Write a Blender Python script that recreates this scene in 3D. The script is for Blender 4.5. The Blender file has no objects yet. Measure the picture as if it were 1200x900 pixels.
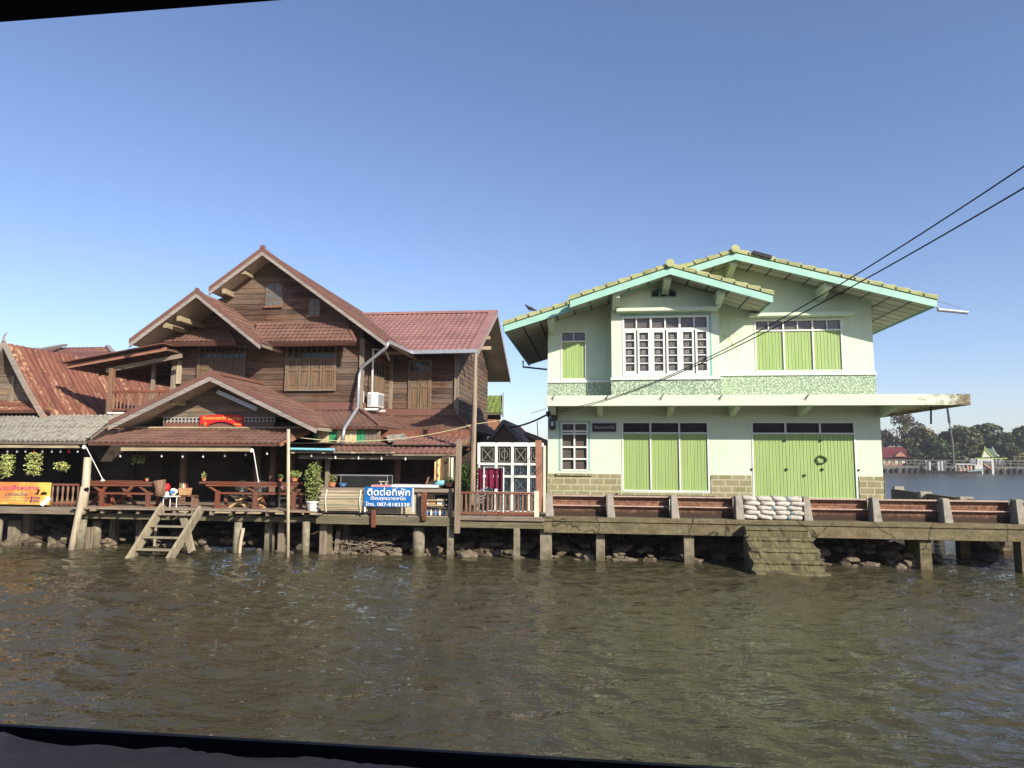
import bpy, bmesh, math, random
import numpy as np
from mathutils import Vector, Matrix, noise as mnoise
R = math.radians
random.seed(7)
SC = bpy.context.scene
COL = SC.collection

# ------------------------------------------------------------------ camera
F = 800.0; YAW = R(7.0); ROLL = R(0.38); PITCH = math.atan(86.5 / F); CZ = 2.7
cd = bpy.data.cameras.new('camera'); cam = bpy.data.objects.new('camera', cd); COL.objects.link(cam)
cd.sensor_width = 36; cd.lens = 36 * F / 1200; cd.clip_start = 0.05; cd.clip_end = 6000
cam.location = (0, 0, CZ)
cam.matrix_world = (Matrix.Translation((0, 0, CZ)) @ Matrix.Rotation(YAW, 4, 'Z')
                    @ Matrix.Rotation(math.pi / 2 + PITCH, 4, 'X') @ Matrix.Rotation(ROLL, 4, 'Z'))
SC.camera = cam
# ------------------------------------------------------------------ sky, sun, exposure
SUN_EL = R(28); SUN_AZ = R(45)          # azimuth measured from the facade normal (-Y) towards +X
w = bpy.data.worlds.new('World'); SC.world = w; w.use_nodes = True
nt = w.node_tree; bg = nt.nodes['Background']
sk = nt.nodes.new('ShaderNodeTexSky'); sk.sky_type = 'NISHITA'; sk.sun_disc = False
sk.sun_elevation = SUN_EL
sdir = Vector((math.sin(SUN_AZ) * math.cos(SUN_EL), -math.cos(SUN_AZ) * math.cos(SUN_EL), math.sin(SUN_EL)))
sk.sun_rotation = math.atan2(sdir.x, sdir.y)
sk.air_density = 0.95; sk.dust_density = 0.6; sk.ozone_density = 3.0
mx_ = nt.nodes.new('ShaderNodeMix'); mx_.data_type = 'RGBA'; mx_.blend_type = 'MULTIPLY'; mx_.inputs[0].default_value = 1
mx_.inputs[7].default_value = (1.06, .975, 1.05, 1)
nt.links.new(sk.outputs[0], mx_.inputs[6]); nt.links.new(mx_.outputs[2], bg.inputs[0]); bg.inputs[1].default_value = 0.102
sl = bpy.data.lights.new('sun', 'SUN'); sl.energy = 4.4; sl.angle = R(0.55); sl.color = (1.0, 0.925, 0.80)
so = bpy.data.objects.new('sun', sl); COL.objects.link(so)
so.rotation_euler = (-sdir).to_track_quat('-Z', 'Y').to_euler()
SC.view_settings.view_transform = 'Standard'; SC.view_settings.look = 'None'
SC.view_settings.exposure = 0.78; SC.view_settings.gamma = 1; SC.view_settings.use_curve_mapping = False

# ------------------------------------------------------------------ pixel -> point (photo pixels, 1200x900)
def ray(px, py):
    u = (px - 600) / F; v = (450 - py) / F
    c, s = math.cos(ROLL), math.sin(ROLL)
    u, v = u * c - v * s, u * s + v * c
    fy = math.cos(PITCH) - v * math.sin(PITCH); fz = math.sin(PITCH) + v * math.cos(PITCH)
    return u * math.cos(YAW) - fy * math.sin(YAW), u * math.sin(YAW) + fy * math.cos(YAW), fz
def at(px, py, Y):
    x, y, z = ray(px, py); t = Y / y; return Vector((x * t, Y, CZ + z * t))
def atz(px, py, Z):
    x, y, z = ray(px, py); t = (Z - CZ) / z; return Vector((x * t, y * t, Z))
def X_(px, Y, py=560): return at(px, py, Y).x
def Z_(px, py, Y): return at(px, py, Y).z

# ------------------------------------------------------------------ materials
MATS = {}
class NT:
    def __init__(s, name):
        s.m = bpy.data.materials.new(name); s.m.use_nodes = True; s.n = s.m.node_tree
        s.b = s.n.nodes['Principled BSDF']; MATS[name] = s.m
    def new(s, t, **k):
        n = s.n.nodes.new(t)
        for a, v in k.items():
            if hasattr(n, a): setattr(n, a, v)
        return n
    def link(s, a, b): s.n.links.new(a, b)
    def coord(s, scale=(1, 1, 1), rot=(0, 0, 0)):
        g = s.new('ShaderNodeNewGeometry'); m = s.new('ShaderNodeMapping')
        m.inputs['Scale'].default_value = scale; m.inputs['Rotation'].default_value = rot
        s.link(g.outputs['Position'], m.inputs['Vector']); return m.outputs[0]
    def noise(s, scale, detail=5, rough=.6, sc=(1, 1, 1)):
        n = s.new('ShaderNodeTexNoise'); n.inputs['Scale'].default_value = scale
        n.inputs['Detail'].default_value = detail; n.inputs['Roughness'].default_value = rough
        s.link(s.coord(sc), n.inputs['Vector']); return n.outputs['Fac']
    def ramp(s, fac, stops):
        r = s.new('ShaderNodeValToRGB'); e = r.color_ramp.elements
        while len(e) < len(stops): e.new(.5)
        for i, (p, c) in enumerate(stops):
            e[i].position = p; e[i].color = (*c, 1) if len(c) == 3 else c
        s.link(fac, r.inputs[0]); return r.outputs[0]
    def mix(s, fac, a, b, mode='MIX'):
        m = s.new('ShaderNodeMix', data_type='RGBA', blend_type=mode)
        for sock, v in ((m.inputs[0], fac), (m.inputs[6], a), (m.inputs[7], b)):
            if isinstance(v, (int, float)): sock.default_value = v
            elif isinstance(v, tuple): sock.default_value = (*v, 1)
            else: s.link(v, sock)
        return m.outputs[2]
    def bump(s, h, strength=.4, dist=.02):
        b = s.new('ShaderNodeBump'); b.inputs['Strength'].default_value = strength
        b.inputs['Distance'].default_value = dist; s.link(h, b.inputs['Height']); s.link(b.outputs[0], s.b.inputs['Normal'])
    def island(s):
        return s.new('ShaderNodeNewGeometry').outputs['Random Per Island']
    def fin(s, col, rough=.8, spec=.3, metal=0):
        if isinstance(col, tuple): s.b.inputs['Base Color'].default_value = (*col, 1)
        else: s.link(col, s.b.inputs['Base Color'])
        if isinstance(rough, (int, float)): s.b.inputs['Roughness'].default_value = rough
        else: s.link(rough, s.b.inputs['Roughness'])
        s.b.inputs['Specular IOR Level'].default_value = spec; s.b.inputs['Metallic'].default_value = metal
        return s.m
def mul(c, k): return tuple(max(0, min(1, x * k)) for x in c)

def m_wood(name, c, dark=.35, light=1.5, axis='x', rough=.8, grain=1.0, isl=True):
    """weathered boards; the grain runs along the given axis, each board a little different"""
    t = NT(name)
    sc = {'x': (.35, 3, 9), 'y': (3, .35, 9), 'z': (9, 3, .35)}[axis]
    a = t.noise(4 * grain, 8, .65, sc); b = t.noise(1.1, 5, .6)
    col = t.ramp(a, [(.32, mul(c, dark)), (.5, c), (.70, mul(c, light))])
    col = t.mix(t.ramp(b, [(.38, (0, 0, 0)), (.62, (1, 1, 1))]), col, t.mix(.30, col, (.26 * light * .4, .24 * light * .4, .20 * light * .4)))
    if isl: col = t.mix(1.0, col, t.ramp(t.island(), [(0, (.55, .52, .5)), (.5, (1, 1, 1)), (1, (1.0, .86, .74))]), 'MULTIPLY')
    t.bump(a, .5, .02)
    return t.fin(col, rough, .25)
def m_plain(name, c, rough=.6, var=.18, scale=3, bump=.15, spec=.35, metal=0, streak=0):
    t = NT(name)
    a = t.noise(scale, 7, .65); col = t.ramp(a, [(.25, mul(c, 1 - var * 1.6)), (.5, c), (.8, mul(c, 1 + var))])
    if streak:
        b = t.noise(2.2, 6, .6, (3, 3, .35))
        col = t.mix(t.ramp(b, [(.52, (0, 0, 0)), (.8, (streak, streak, streak))]), col, mul(c, .45))
    t.bump(t.noise(scale * 9, 4), bump, .01)
    return t.fin(col, rough, spec, metal)

m_wood("siding", (.112, .062, .040), .12, 2.1)
m_wood('siding_side', (.125, .078, .050), .15, 2.2, 'y')
m_wood('siding_shade', (.030, .018, .012), .3, 1.8)  # near-black boards carry the shop's shade in their colour
m_wood('siding_grey', (.19, .145, .105), .3, 1.7)
m_wood('siding_red', (.19, .105, .065), .3, 1.6)
m_wood('shutter_wood', (.165, .112, .072), .35, 1.6, 'z')
m_wood('timber', (.26, .21, .155), .4, 1.5, 'x')
m_wood('timber_y', (.26, .21, .155), .4, 1.5, 'y')
m_wood('timber_z', (.26, .21, .155), .4, 1.5, 'z')
m_wood('deck_wood', (.30, .24, .18), .4, 1.4, 'y')
m_wood('beam_mossy', (.17, .15, .085), .45, 1.6, 'x')
m_wood('beam_pale', (.42, .34, .21), .55, 1.35, 'x')
m_wood('pale_pole', (.50, .42, .30), .55, 1.3, 'z')
m_wood('pole_wood', (.28, .215, .15), .4, 1.5, 'z')
m_wood('barge', (.30, .26, .23), .5, 1.4, 'x')
m_wood('soffit_wood', (.47, .41, .31), .7, 1.2, 'y')
m_wood('red_wood', (.20, .060, .030), .5, 1.5, 'x', .45)
m_wood('red_wood_z', (.20, .060, .030), .5, 1.5, 'z', .45)
m_wood('ladder_wood', (.36, .31, .21), .45, 1.4, 'z')
m_wood('rail_wood', (.22, .12, .075), .5, 1.4, 'z')
m_wood('bamboo', (.52, .45, .31), .55, 1.25, 'x')
m_wood('chair_wood', (.62, .40, .19), .7, 1.2, 'x', .5)
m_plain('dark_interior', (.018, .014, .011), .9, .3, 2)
m_plain('trim_brown', (.17, .082, .060), .5, .12, 2)
m_plain('fascia_orange', (.30, .14, .085), .6, .2, 3)
m_plain('white_paint', (.66, .67, .62), .45, .06, 4, .08, streak=.15)
m_plain('cream_paint', (.60, .57, .43), .5, .12, 4, .1, streak=.3)
m_plain('aqua', (.29, .52, .42), .5, .10, 3, .1, streak=.22)
m_plain('aqua_trim', (.21, .40, .34), .55, .12, 3)
m_plain('steel', (.45, .46, .47), .35, .15, 6, .1, .5, .6)
m_plain('black_iron', (.02, .02, .022), .5, .3, 5)
m_plain('cable_black', (.012, .012, .015), .6, .1, 5)
m_plain('cord_yellow', (.55, .50, .30), .7, .1, 5)
m_plain('terracotta', (.50, .19, .09), .75, .2, 14)
m_plain('plastic_white', (.66, .66, .62), .4, .05, 6)
m_plain('plastic_blue', (.10, .25, .55), .35, .1, 6)
m_plain('pipe_blue', (.22, .55, .62), .4, .1, 6)
m_plain('plastic_red', (.65, .03, .03), .5, .1, 9)
m_plain('plastic_pink', (.78, .28, .28), .5, .1, 9)
m_plain('basket', (.50, .28, .13), .8, .3, 25, .6)
m_plain('cloth_maroon', (.14, .006, .032), .85, .2, 8)
m_plain('sign_red', (.55, .02, .02), .5, .12, 6)
m_plain('sign_gold', (.80, .55, .10), .5, .1, 9)
m_plain('banner_blue', (.012, .14, .42), .5, .14, 6)
m_plain('ink_white', (.85, .85, .85), .5, .02, 6)
m_plain('ink_pink', (.62, .06, .22), .5, .05, 6)
m_plain('ink_navy', (.03, .03, .20), .5, .05, 6)
m_plain('ink_red', (.6, .03, .03), .5, .05, 6)
m_plain('ink_grey', (.45, .42, .38), .5, .05, 6)
m_plain('plaque', (.022, .008, .008), .4, .2, 6)
m_plain('shutter_green_old', (.04, .28, .12), .6, .2, 6, streak=.3)
m_plain('shutter_cream_old', (.55, .47, .27), .7, .25, 6, streak=.5)
m_plain('steps_mossy', (.125, .108, .055), .95, .5, 3, .8)
m_plain('concrete', (.30, .27, .22), .9, .3, 5, .5)
m_plain('sack', (.48, .44, .38), .9, .32, 7, .5, streak=.3)
m_plain('rail_pink', (.44, .32, .26), .8, .25, 8, .4)
m_plain('sack_blue', (.16, .38, .55), .8, .12, 9)
m_plain('tarp', (.014, .021, .034), .42, .35, 2.2, .5)
m_plain('gutter_black', (.006, .006, .007), .6, .2, 3)
m_plain('boat_white', (.42, .42, .39), .5, .1, 3)
m_plain('boat_green', (.24, .36, .34), .5, .1, 3)
m_plain('boat_orange', (.42, .17, .08), .5, .1, 3)
m_plain('boat_dark', (.05, .045, .04), .5, .1, 3)
m_plain('far_red_roof', (.11, .020, .024), .7, .15, 2)
m_plain('far_wall', (.30, .18, .12), .8, .2, 2)
m_plain('far_green_trim', (.30, .36, .06), .6, .15, 2)
m_plain('far_green_roof', (.05, .085, .06), .7, .3, 2)
m_plain('far_concrete', (.13, .118, .10), .9, .3, 1)
m_plain('far_dark', (.035, .034, .032), .9, .3, 1)
m_plain('earth', (.10, .075, .05), .95, .4, 3, .8)
m_plain('bird_grey', (.035, .035, .04), .7, .3, 40)
m_plain('cowhide', (.55, .33, .16), .9, .3, 6)
m_plain('bark', (.085, .065, .048), .95, .3, 3, .6)
m_plain('fan_grey', (.12, .12, .12), .5, .2, 9)

def m_leaf(name, c, hi):
    t = NT(name)
    col = t.ramp(t.island(), [(0, mul(c, .45)), (.5, c), (1, hi)])
    t.b.inputs['Subsurface Weight'].default_value = 0
    col = t.mix(t.ramp(t.noise(.5, 3), [(.35, (0, 0, 0)), (.65, (.6, .6, .6))]), col, mul(c, .6))
    return t.fin(col, .65, .25)
m_leaf('leaf_far', (.085, .105, .038), (.16, .17, .06))
m_leaf('leaf_far_dark', (.055, .080, .032), (.11, .13, .045))
m_leaf('leaf_far_olive', (.13, .115, .045), (.20, .165, .075))
m_leaf('leaf_far_dry', (.10, .082, .060), (.16, .13, .10))
m_leaf('leaf_yellow', (.42, .46, .13), (.66, .68, .30))
m_leaf('leaf_pot', (.20, .25, .06), (.46, .48, .17))
m_leaf('leaf_deep', (.03, .07, .015), (.08, .13, .03))

def m_stucco():
    t = NT('stucco'); c = (.545, .645, .495)
    a = t.noise(1.3, 8, .6); col = t.ramp(a, [(.3, mul(c, .93)), (.6, c), (.8, mul(c, 1.03))])
    s = t.noise(2.0, 7, .6, (4, 4, .25))
    col = t.mix(t.ramp(s, [(.52, (0, 0, 0)), (.82, (.38, .38, .38))]), col, (.42, .46, .34))
    # rusty damp streaks under the short right eave of the bay roof
    sp = t.new('ShaderNodeSeparateXYZ'); t.link(t.coord(), sp.inputs[0])
    def band(sock, a0, a1, b0, b1):
        m1 = t.new('ShaderNodeMapRange'); m2 = t.new('ShaderNodeMapRange')
        for m, p, q in ((m1, a0, a1), (m2, b1, b0)):
            m.inputs[1].default_value = p; m.inputs[2].default_value = q; t.link(sock, m.inputs[0])
        k = t.new('ShaderNodeMath', operation='MULTIPLY'); t.link(m1.outputs[0], k.inputs[0]); t.link(m2.outputs[0], k.inputs[1]); return k.outputs[0]
    bx_ = band(sp.outputs[0], 3.75, 4.0, 4.15, 4.45); bz_ = band(sp.outputs[2], 5.2, 6.5, 6.5, 6.6)
    k = t.new('ShaderNodeMath', operation='MULTIPLY'); t.link(bx_, k.inputs[0]); t.link(bz_, k.inputs[1])
    k2 = t.new('ShaderNodeMath', operation='MULTIPLY'); t.link(k.outputs[0], k2.inputs[0])
    t.link(t.ramp(t.noise(9, 6, .7, (2, 2, .5)), [(.5, (0, 0, 0)), (.6, (1, 1, 1))]), k2.inputs[1])
    col = t.mix(k2.outputs[0], col, (.32, .24, .13))
    t.bump(t.noise(60, 4), .18, .004)
    return t.fin(col, .75, .25)
m_stucco()
def m_terrazzo():
    t = NT('pebbledash'); v = t.new('ShaderNodeTexVoronoi'); v.inputs['Scale'].default_value = 26
    t.link(t.coord(), v.inputs['Vector'])
    col = t.ramp(v.outputs['Distance'], [(.0, (.66, .70, .55)), (.45, (.56, .61, .45)), (.72, (.16, .24, .16))])
    n2 = t.noise(22, 4, .7)
    col = t.mix(t.ramp(n2, [(.47, (0, 0, 0)), (.53, (1, 1, 1))]), col, (.20, .28, .19))
    t.bump(v.outputs['Distance'], .6, .02); return t.fin(col, .85, .2)
m_terrazzo()
def m_brick(name, c1, c2, mort, bw, bh, ms=.012, rough=.9, bump=.6, nz=.5, dirtz=None):
    t = NT(name); b = t.new('ShaderNodeTexBrick')
    b.inputs['Scale'].default_value = 1; b.inputs['Brick Width'].default_value = bw; b.inputs['Row Height'].default_value = bh
    b.inputs['Mortar Size'].default_value = ms; b.inputs['Color1'].default_value = (*c1, 1); b.inputs['Color2'].default_value = (*c2, 1)
    b.inputs['Mortar'].default_value = (*mort, 1)
    g = t.new('ShaderNodeNewGeometry'); s = t.new('ShaderNodeSeparateXYZ'); cb = t.new('ShaderNodeCombineXYZ')
    ad = t.new('ShaderNodeMath', operation='ADD')
    t.link(g.outputs['Position'], s.inputs[0]); t.link(s.outputs[0], ad.inputs[0]); t.link(s.outputs[1], ad.inputs[1])
    t.link(ad.outputs[0], cb.inputs[0]); t.link(s.outputs[2], cb.inputs[1]); t.link(cb.outputs[0], b.inputs['Vector'])
    a = t.noise(9, 8, .7); col = t.mix(nz, b.outputs['Color'], t.ramp(a, [(.3, (.12, .11, .10)), (.7, (1, 1, 1))]), 'MULTIPLY')
    if dirtz:
        m = t.new('ShaderNodeMapRange'); m.inputs[1].default_value = dirtz[1]; m.inputs[2].default_value = dirtz[0]
        t.link(s.outputs[2], m.inputs[0]); k = t.new('ShaderNodeMath', operation='ADD')
        t.link(m.outputs[0], k.inputs[0]); t.link(t.noise(3.5, 6, .7), k.inputs[1])
        col = t.mix(t.ramp(k.outputs[0], [(.62, (0, 0, 0)), (1.0, (1, 1, 1))]), col, dirtz[2])
    t.bump(a, bump, .03); return t.fin(col, rough, .2)
m_brick('block', (.34, .30, .17), (.28, .25, .135), (.48, .47, .33), .40, .19, .016, nz=.35)
m_brick('laterite', (.44, .22, .14), (.27, .125, .08), (.21, .13, .09), .32, .14, .012, nz=.8, bump=1.0, dirtz=(1.08, 1.46, (.055, .035, .025)))
def m_concrete_old():
    t = NT('concrete_old'); a = t.noise(2.2, 9, .7, (1, 1, 2)); b = t.noise(14, 6, .7)
    col = t.ramp(a, [(.25, (.07, .056, .030)), (.5, (.17, .14, .080)), (.75, (.27, .23, .14))])
    col = t.mix(t.ramp(b, [(.35, (.5, .5, .5)), (.6, (0, 0, 0))]), col, (.07, .06, .04))
    v = t.new('ShaderNodeTexVoronoi', feature='DISTANCE_TO_EDGE'); v.inputs['Scale'].default_value = .8
    n = t.new('ShaderNodeTexNoise'); n.inputs['Scale'].default_value = 3; n.inputs['Detail'].default_value = 6
    mx = t.new('ShaderNodeMix', data_type='RGBA'); mx.inputs[0].default_value = .3
    t.link(t.coord(), n.inputs['Vector']); t.link(t.coord(), mx.inputs[6]); t.link(n.outputs['Color'], mx.inputs[7]); t.link(mx.outputs[2], v.inputs['Vector'])
    col = t.mix(t.ramp(v.outputs['Distance'], [(.004, (.85, .85, .85)), (.012, (0, 0, 0))]), col, (.035, .03, .02))
    t.bump(b, .7, .03); return t.fin(col, .95, .15)
m_concrete_old()
def m_pile():
    t = NT('pile_concrete'); a = t.noise(5, 8, .7); c = t.ramp(a, [(.3, (.10, .085, .055)), (.7, (.30, .265, .19))])
    g = t.new('ShaderNodeNewGeometry'); s = t.new('ShaderNodeSeparateXYZ'); t.link(g.outputs['Position'], s.inputs[0])
    k = t.new('ShaderNodeMath', operation='ADD'); t.link(s.outputs[2], k.inputs[0]); t.link(t.noise(4, 4), k.inputs[1])
    c = t.mix(t.ramp(k.outputs[0], [(.5, (1, 1, 1)), (.85, (0, 0, 0))]), c, (.10, .085, .05)); t.bump(a, .6, .02)
    return t.fin(c, .9, .2)
m_pile()
def m_slabpaint():
    t = NT('slab_paint'); c = (.58, .63, .49); s = t.new('ShaderNodeSeparateXYZ'); t.link(t.coord(), s.inputs[0])
    m = t.new('ShaderNodeMapRange'); m.inputs[1].default_value = 8.3; m.inputs[2].default_value = 11.0; t.link(s.outputs[0], m.inputs[0])
    k = t.new('ShaderNodeMath', operation='MULTIPLY_ADD'); k.inputs[1].default_value = .55
    t.link(m.outputs[0], k.inputs[0]); t.link(t.noise(3.5, 9, .75, (1, 1, 1.6)), k.inputs[2])
    col = t.mix(t.ramp(k.outputs[0], [(.66, (0, 0, 0)), (.86, (1, 1, 1))]), c, (.13, .09, .05))
    col = t.mix(t.ramp(t.noise(.9, 3), [(.3, (0, 0, 0)), (.8, (.2, .2, .2))]), col, (.5, .52, .36))
    t.bump(t.noise(25, 5), .25, .01); return t.fin(col, .8, .25)
m_slabpaint()
def m_shutter_green():
    t = NT('shutter_green'); c = (.325, .44, .16); a = t.noise(2, 7, .6, (5, 5, .4))
    col = t.ramp(a, [(.25, mul(c, .86)), (.55, c), (.8, mul(c, 1.12))]); 
    col = t.mix(1, col, t.ramp(t.island(), [(0, (.92, .94, .92)), (1, (1, 1, 1))]), 'MULTIPLY')
    t.bump(t.noise(20, 4, .6, (4, 4, .5)), .2, .005)
    return t.fin(col, .55, .3)
m_shutter_green()
def m_tile(name, c, var=.2, rough=.55, moss=None):
    t = NT(name); a = t.noise(1.6, 7, .65)
    col = t.ramp(a, [(.25, mul(c, 1 - 1.6 * var)), (.5, c), (.8, mul(c, 1 + var))])
    col = t.mix(1, col, t.ramp(t.island(), [(0, (.82, .82, .82)), (1, (1.0, 1.0, 1.0))]), 'MULTIPLY')
    if moss: col = t.mix(t.ramp(t.noise(3, 7, .7), [(.5, (0, 0, 0)), (.62, (.8, .8, .8))]), col, moss)
    t.bump(t.noise(30, 4), .2, .006); return t.fin(col, rough, .35)
m_tile('tile_brown', (.195, .108, .080), .3)
m_tile('tile_pink', (.30, .158, .138), .2)
m_tile('tile_dusty', (.25, .13, .095), .3)
m_tile('tile_green', (.35, .37, .17), .3, .8, (.30, .29, .15))
m_tile('tile_moss', (.20, .27, .06), .3, .85, (.08, .12, .03))
m_tile('sheet_dark', (.09, .05, .04), .3)
def m_rust():
    t = NT('rust_sheet'); a = t.noise(1.5, 9, .7, (.5, 3, 1)); b = t.noise(7, 8, .75, (1, 1.5, 1)); d = t.noise(.9, 3, .5, (.3, 3, .3))
    col = t.ramp(a, [(.3, (.085, .035, .026)), (.5, (.18, .068, .043)), (.72, (.26, .11, .065))])
    k = t.new('ShaderNodeMath', operation='MULTIPLY'); t.link(t.ramp(d, [(.52, (0, 0, 0)), (.6, (1, 1, 1))]), k.inputs[0]); t.link(t.ramp(b, [(.5, (0, 0, 0)), (.62, (1, 1, 1))]), k.inputs[1])
    col = t.mix(k.outputs[0], col, (.55, .36, .20)); t.bump(b, .3, .01); return t.fin(col, .75, .3)
m_rust()
m_plain('sheet_grey', (.27, .25, .20), .9, .45, 6, .6)
def m_panel():
    t = NT('soffit_panel'); c = (.46, .46, .37)
    col = t.mix(1, c, t.ramp(t.island(), [(0, (.72, .72, .70)), (1, (1, 1, 1))]), 'MULTIPLY')
    col = t.mix(t.ramp(t.noise(1.7, 6, .7), [(.55, (0, 0, 0)), (.8, (.6, .6, .6))]), col, (.20, .17, .11)); return t.fin(col, .8, .2)
m_panel()
m_plain('soffit_batten', (.05, .06, .045), .8)
def m_glass(name, c, rough=.12):
    t = NT(name); t.bump(t.noise(1.5, 2), .06, .05); return t.fin(t.mix(t.ramp(t.noise(3, 5), [(.4, (0, 0, 0)), (.8, (1, 1, 1))]), c, mul(c, 1.7)), rough, .5)
m_glass('glass_brown', (.085, .070, .060)); m_glass('glass_dark', (.02, .021, .02)); m_glass('glass_grey', (.10, .10, .09)); m_glass('glass_blue', (.02, .032, .04))
def m_banner_orange():
    t = NT('banner_orange'); n = t.noise(1.3, 3, .5)
    col = t.ramp(n, [(.38, (.66, .22, .06)), (.5, (.72, .38, .08)), (.6, (.74, .54, .11))]); return t.fin(col, .5, .3)
m_banner_orange()
def m_shawl():
    t = NT('shawl'); n = t.noise(7, 3, .5, (1.6, 1, .7)); col = t.ramp(n, [(.44, (.62, .36, .15)), (.48, (.70, .50, .26)), (.58, (.68, .44, .2)), (.62, (.10, .06, .04))]); return t.fin(col, .9, .1)
m_shawl()
def m_rock():
    t = NT('rock'); n = t.noise(4, 7, .7); col = t.ramp(n, [(.3, (.09, .07, .05)), (.7, (.30, .25, .18))])
    col = t.mix(1, col, t.ramp(t.island(), [(0, (.55, .5, .45)), (1, (1, 1, 1))]), 'MULTIPLY'); t.bump(n, .7, .05); return t.fin(col, .9, .25)
m_rock()
def m_water():
    t = NT('muddy_water')
    h = t.new('ShaderNodeMath', operation='ADD')
    a = t.noise(3.4, 3.4, .55, (.8, 1.5, 1)); b = t.noise(.8, 3, .5, (1, 1.6, 1))
    k = t.new('ShaderNodeMath', operation='MULTIPLY'); k.inputs[1].default_value = 1.2
    t.link(b, k.inputs[0]); t.link(a, h.inputs[0]); t.link(k.outputs[0], h.inputs[1])
    t.bump(h.outputs[0], 1.0, .06)
    c = t.ramp(t.noise(.25, 4), [(.3, (.044, .039, .020)), (.7, (.066, .058, .031))])
    t.b.inputs['IOR'].default_value = 1.33
    t.b.inputs['Specular Tint'].default_value = (1, .95, .84, 1)
    sp = t.new('ShaderNodeSeparateXYZ'); t.link(t.coord(), sp.inputs[0]); mr = t.new('ShaderNodeMapRange')
    for k, v in ((1, 22), (2, 70), (3, .012), (4, .26)): mr.inputs[k].default_value = v
    t.link(sp.outputs[1], mr.inputs[0])
    return t.fin(c, mr.outputs[0], .5)
m_water()
def m_haze():
    m = bpy.data.materials.new('haze_air'); m.use_nodes = True; n = m.node_tree; n.nodes.remove(n.nodes['Principled BSDF'])
    v = n.nodes.new('ShaderNodeVolumePrincipled'); v.inputs['Color'].default_value = (.86, .90, .95, 1); v.inputs['Density'].default_value = .0005; v.inputs['Anisotropy'].default_value = .2
    n.links.new(v.outputs[0], n.nodes['Material Output'].inputs['Volume']); MATS['haze_air'] = m
m_haze()

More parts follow.
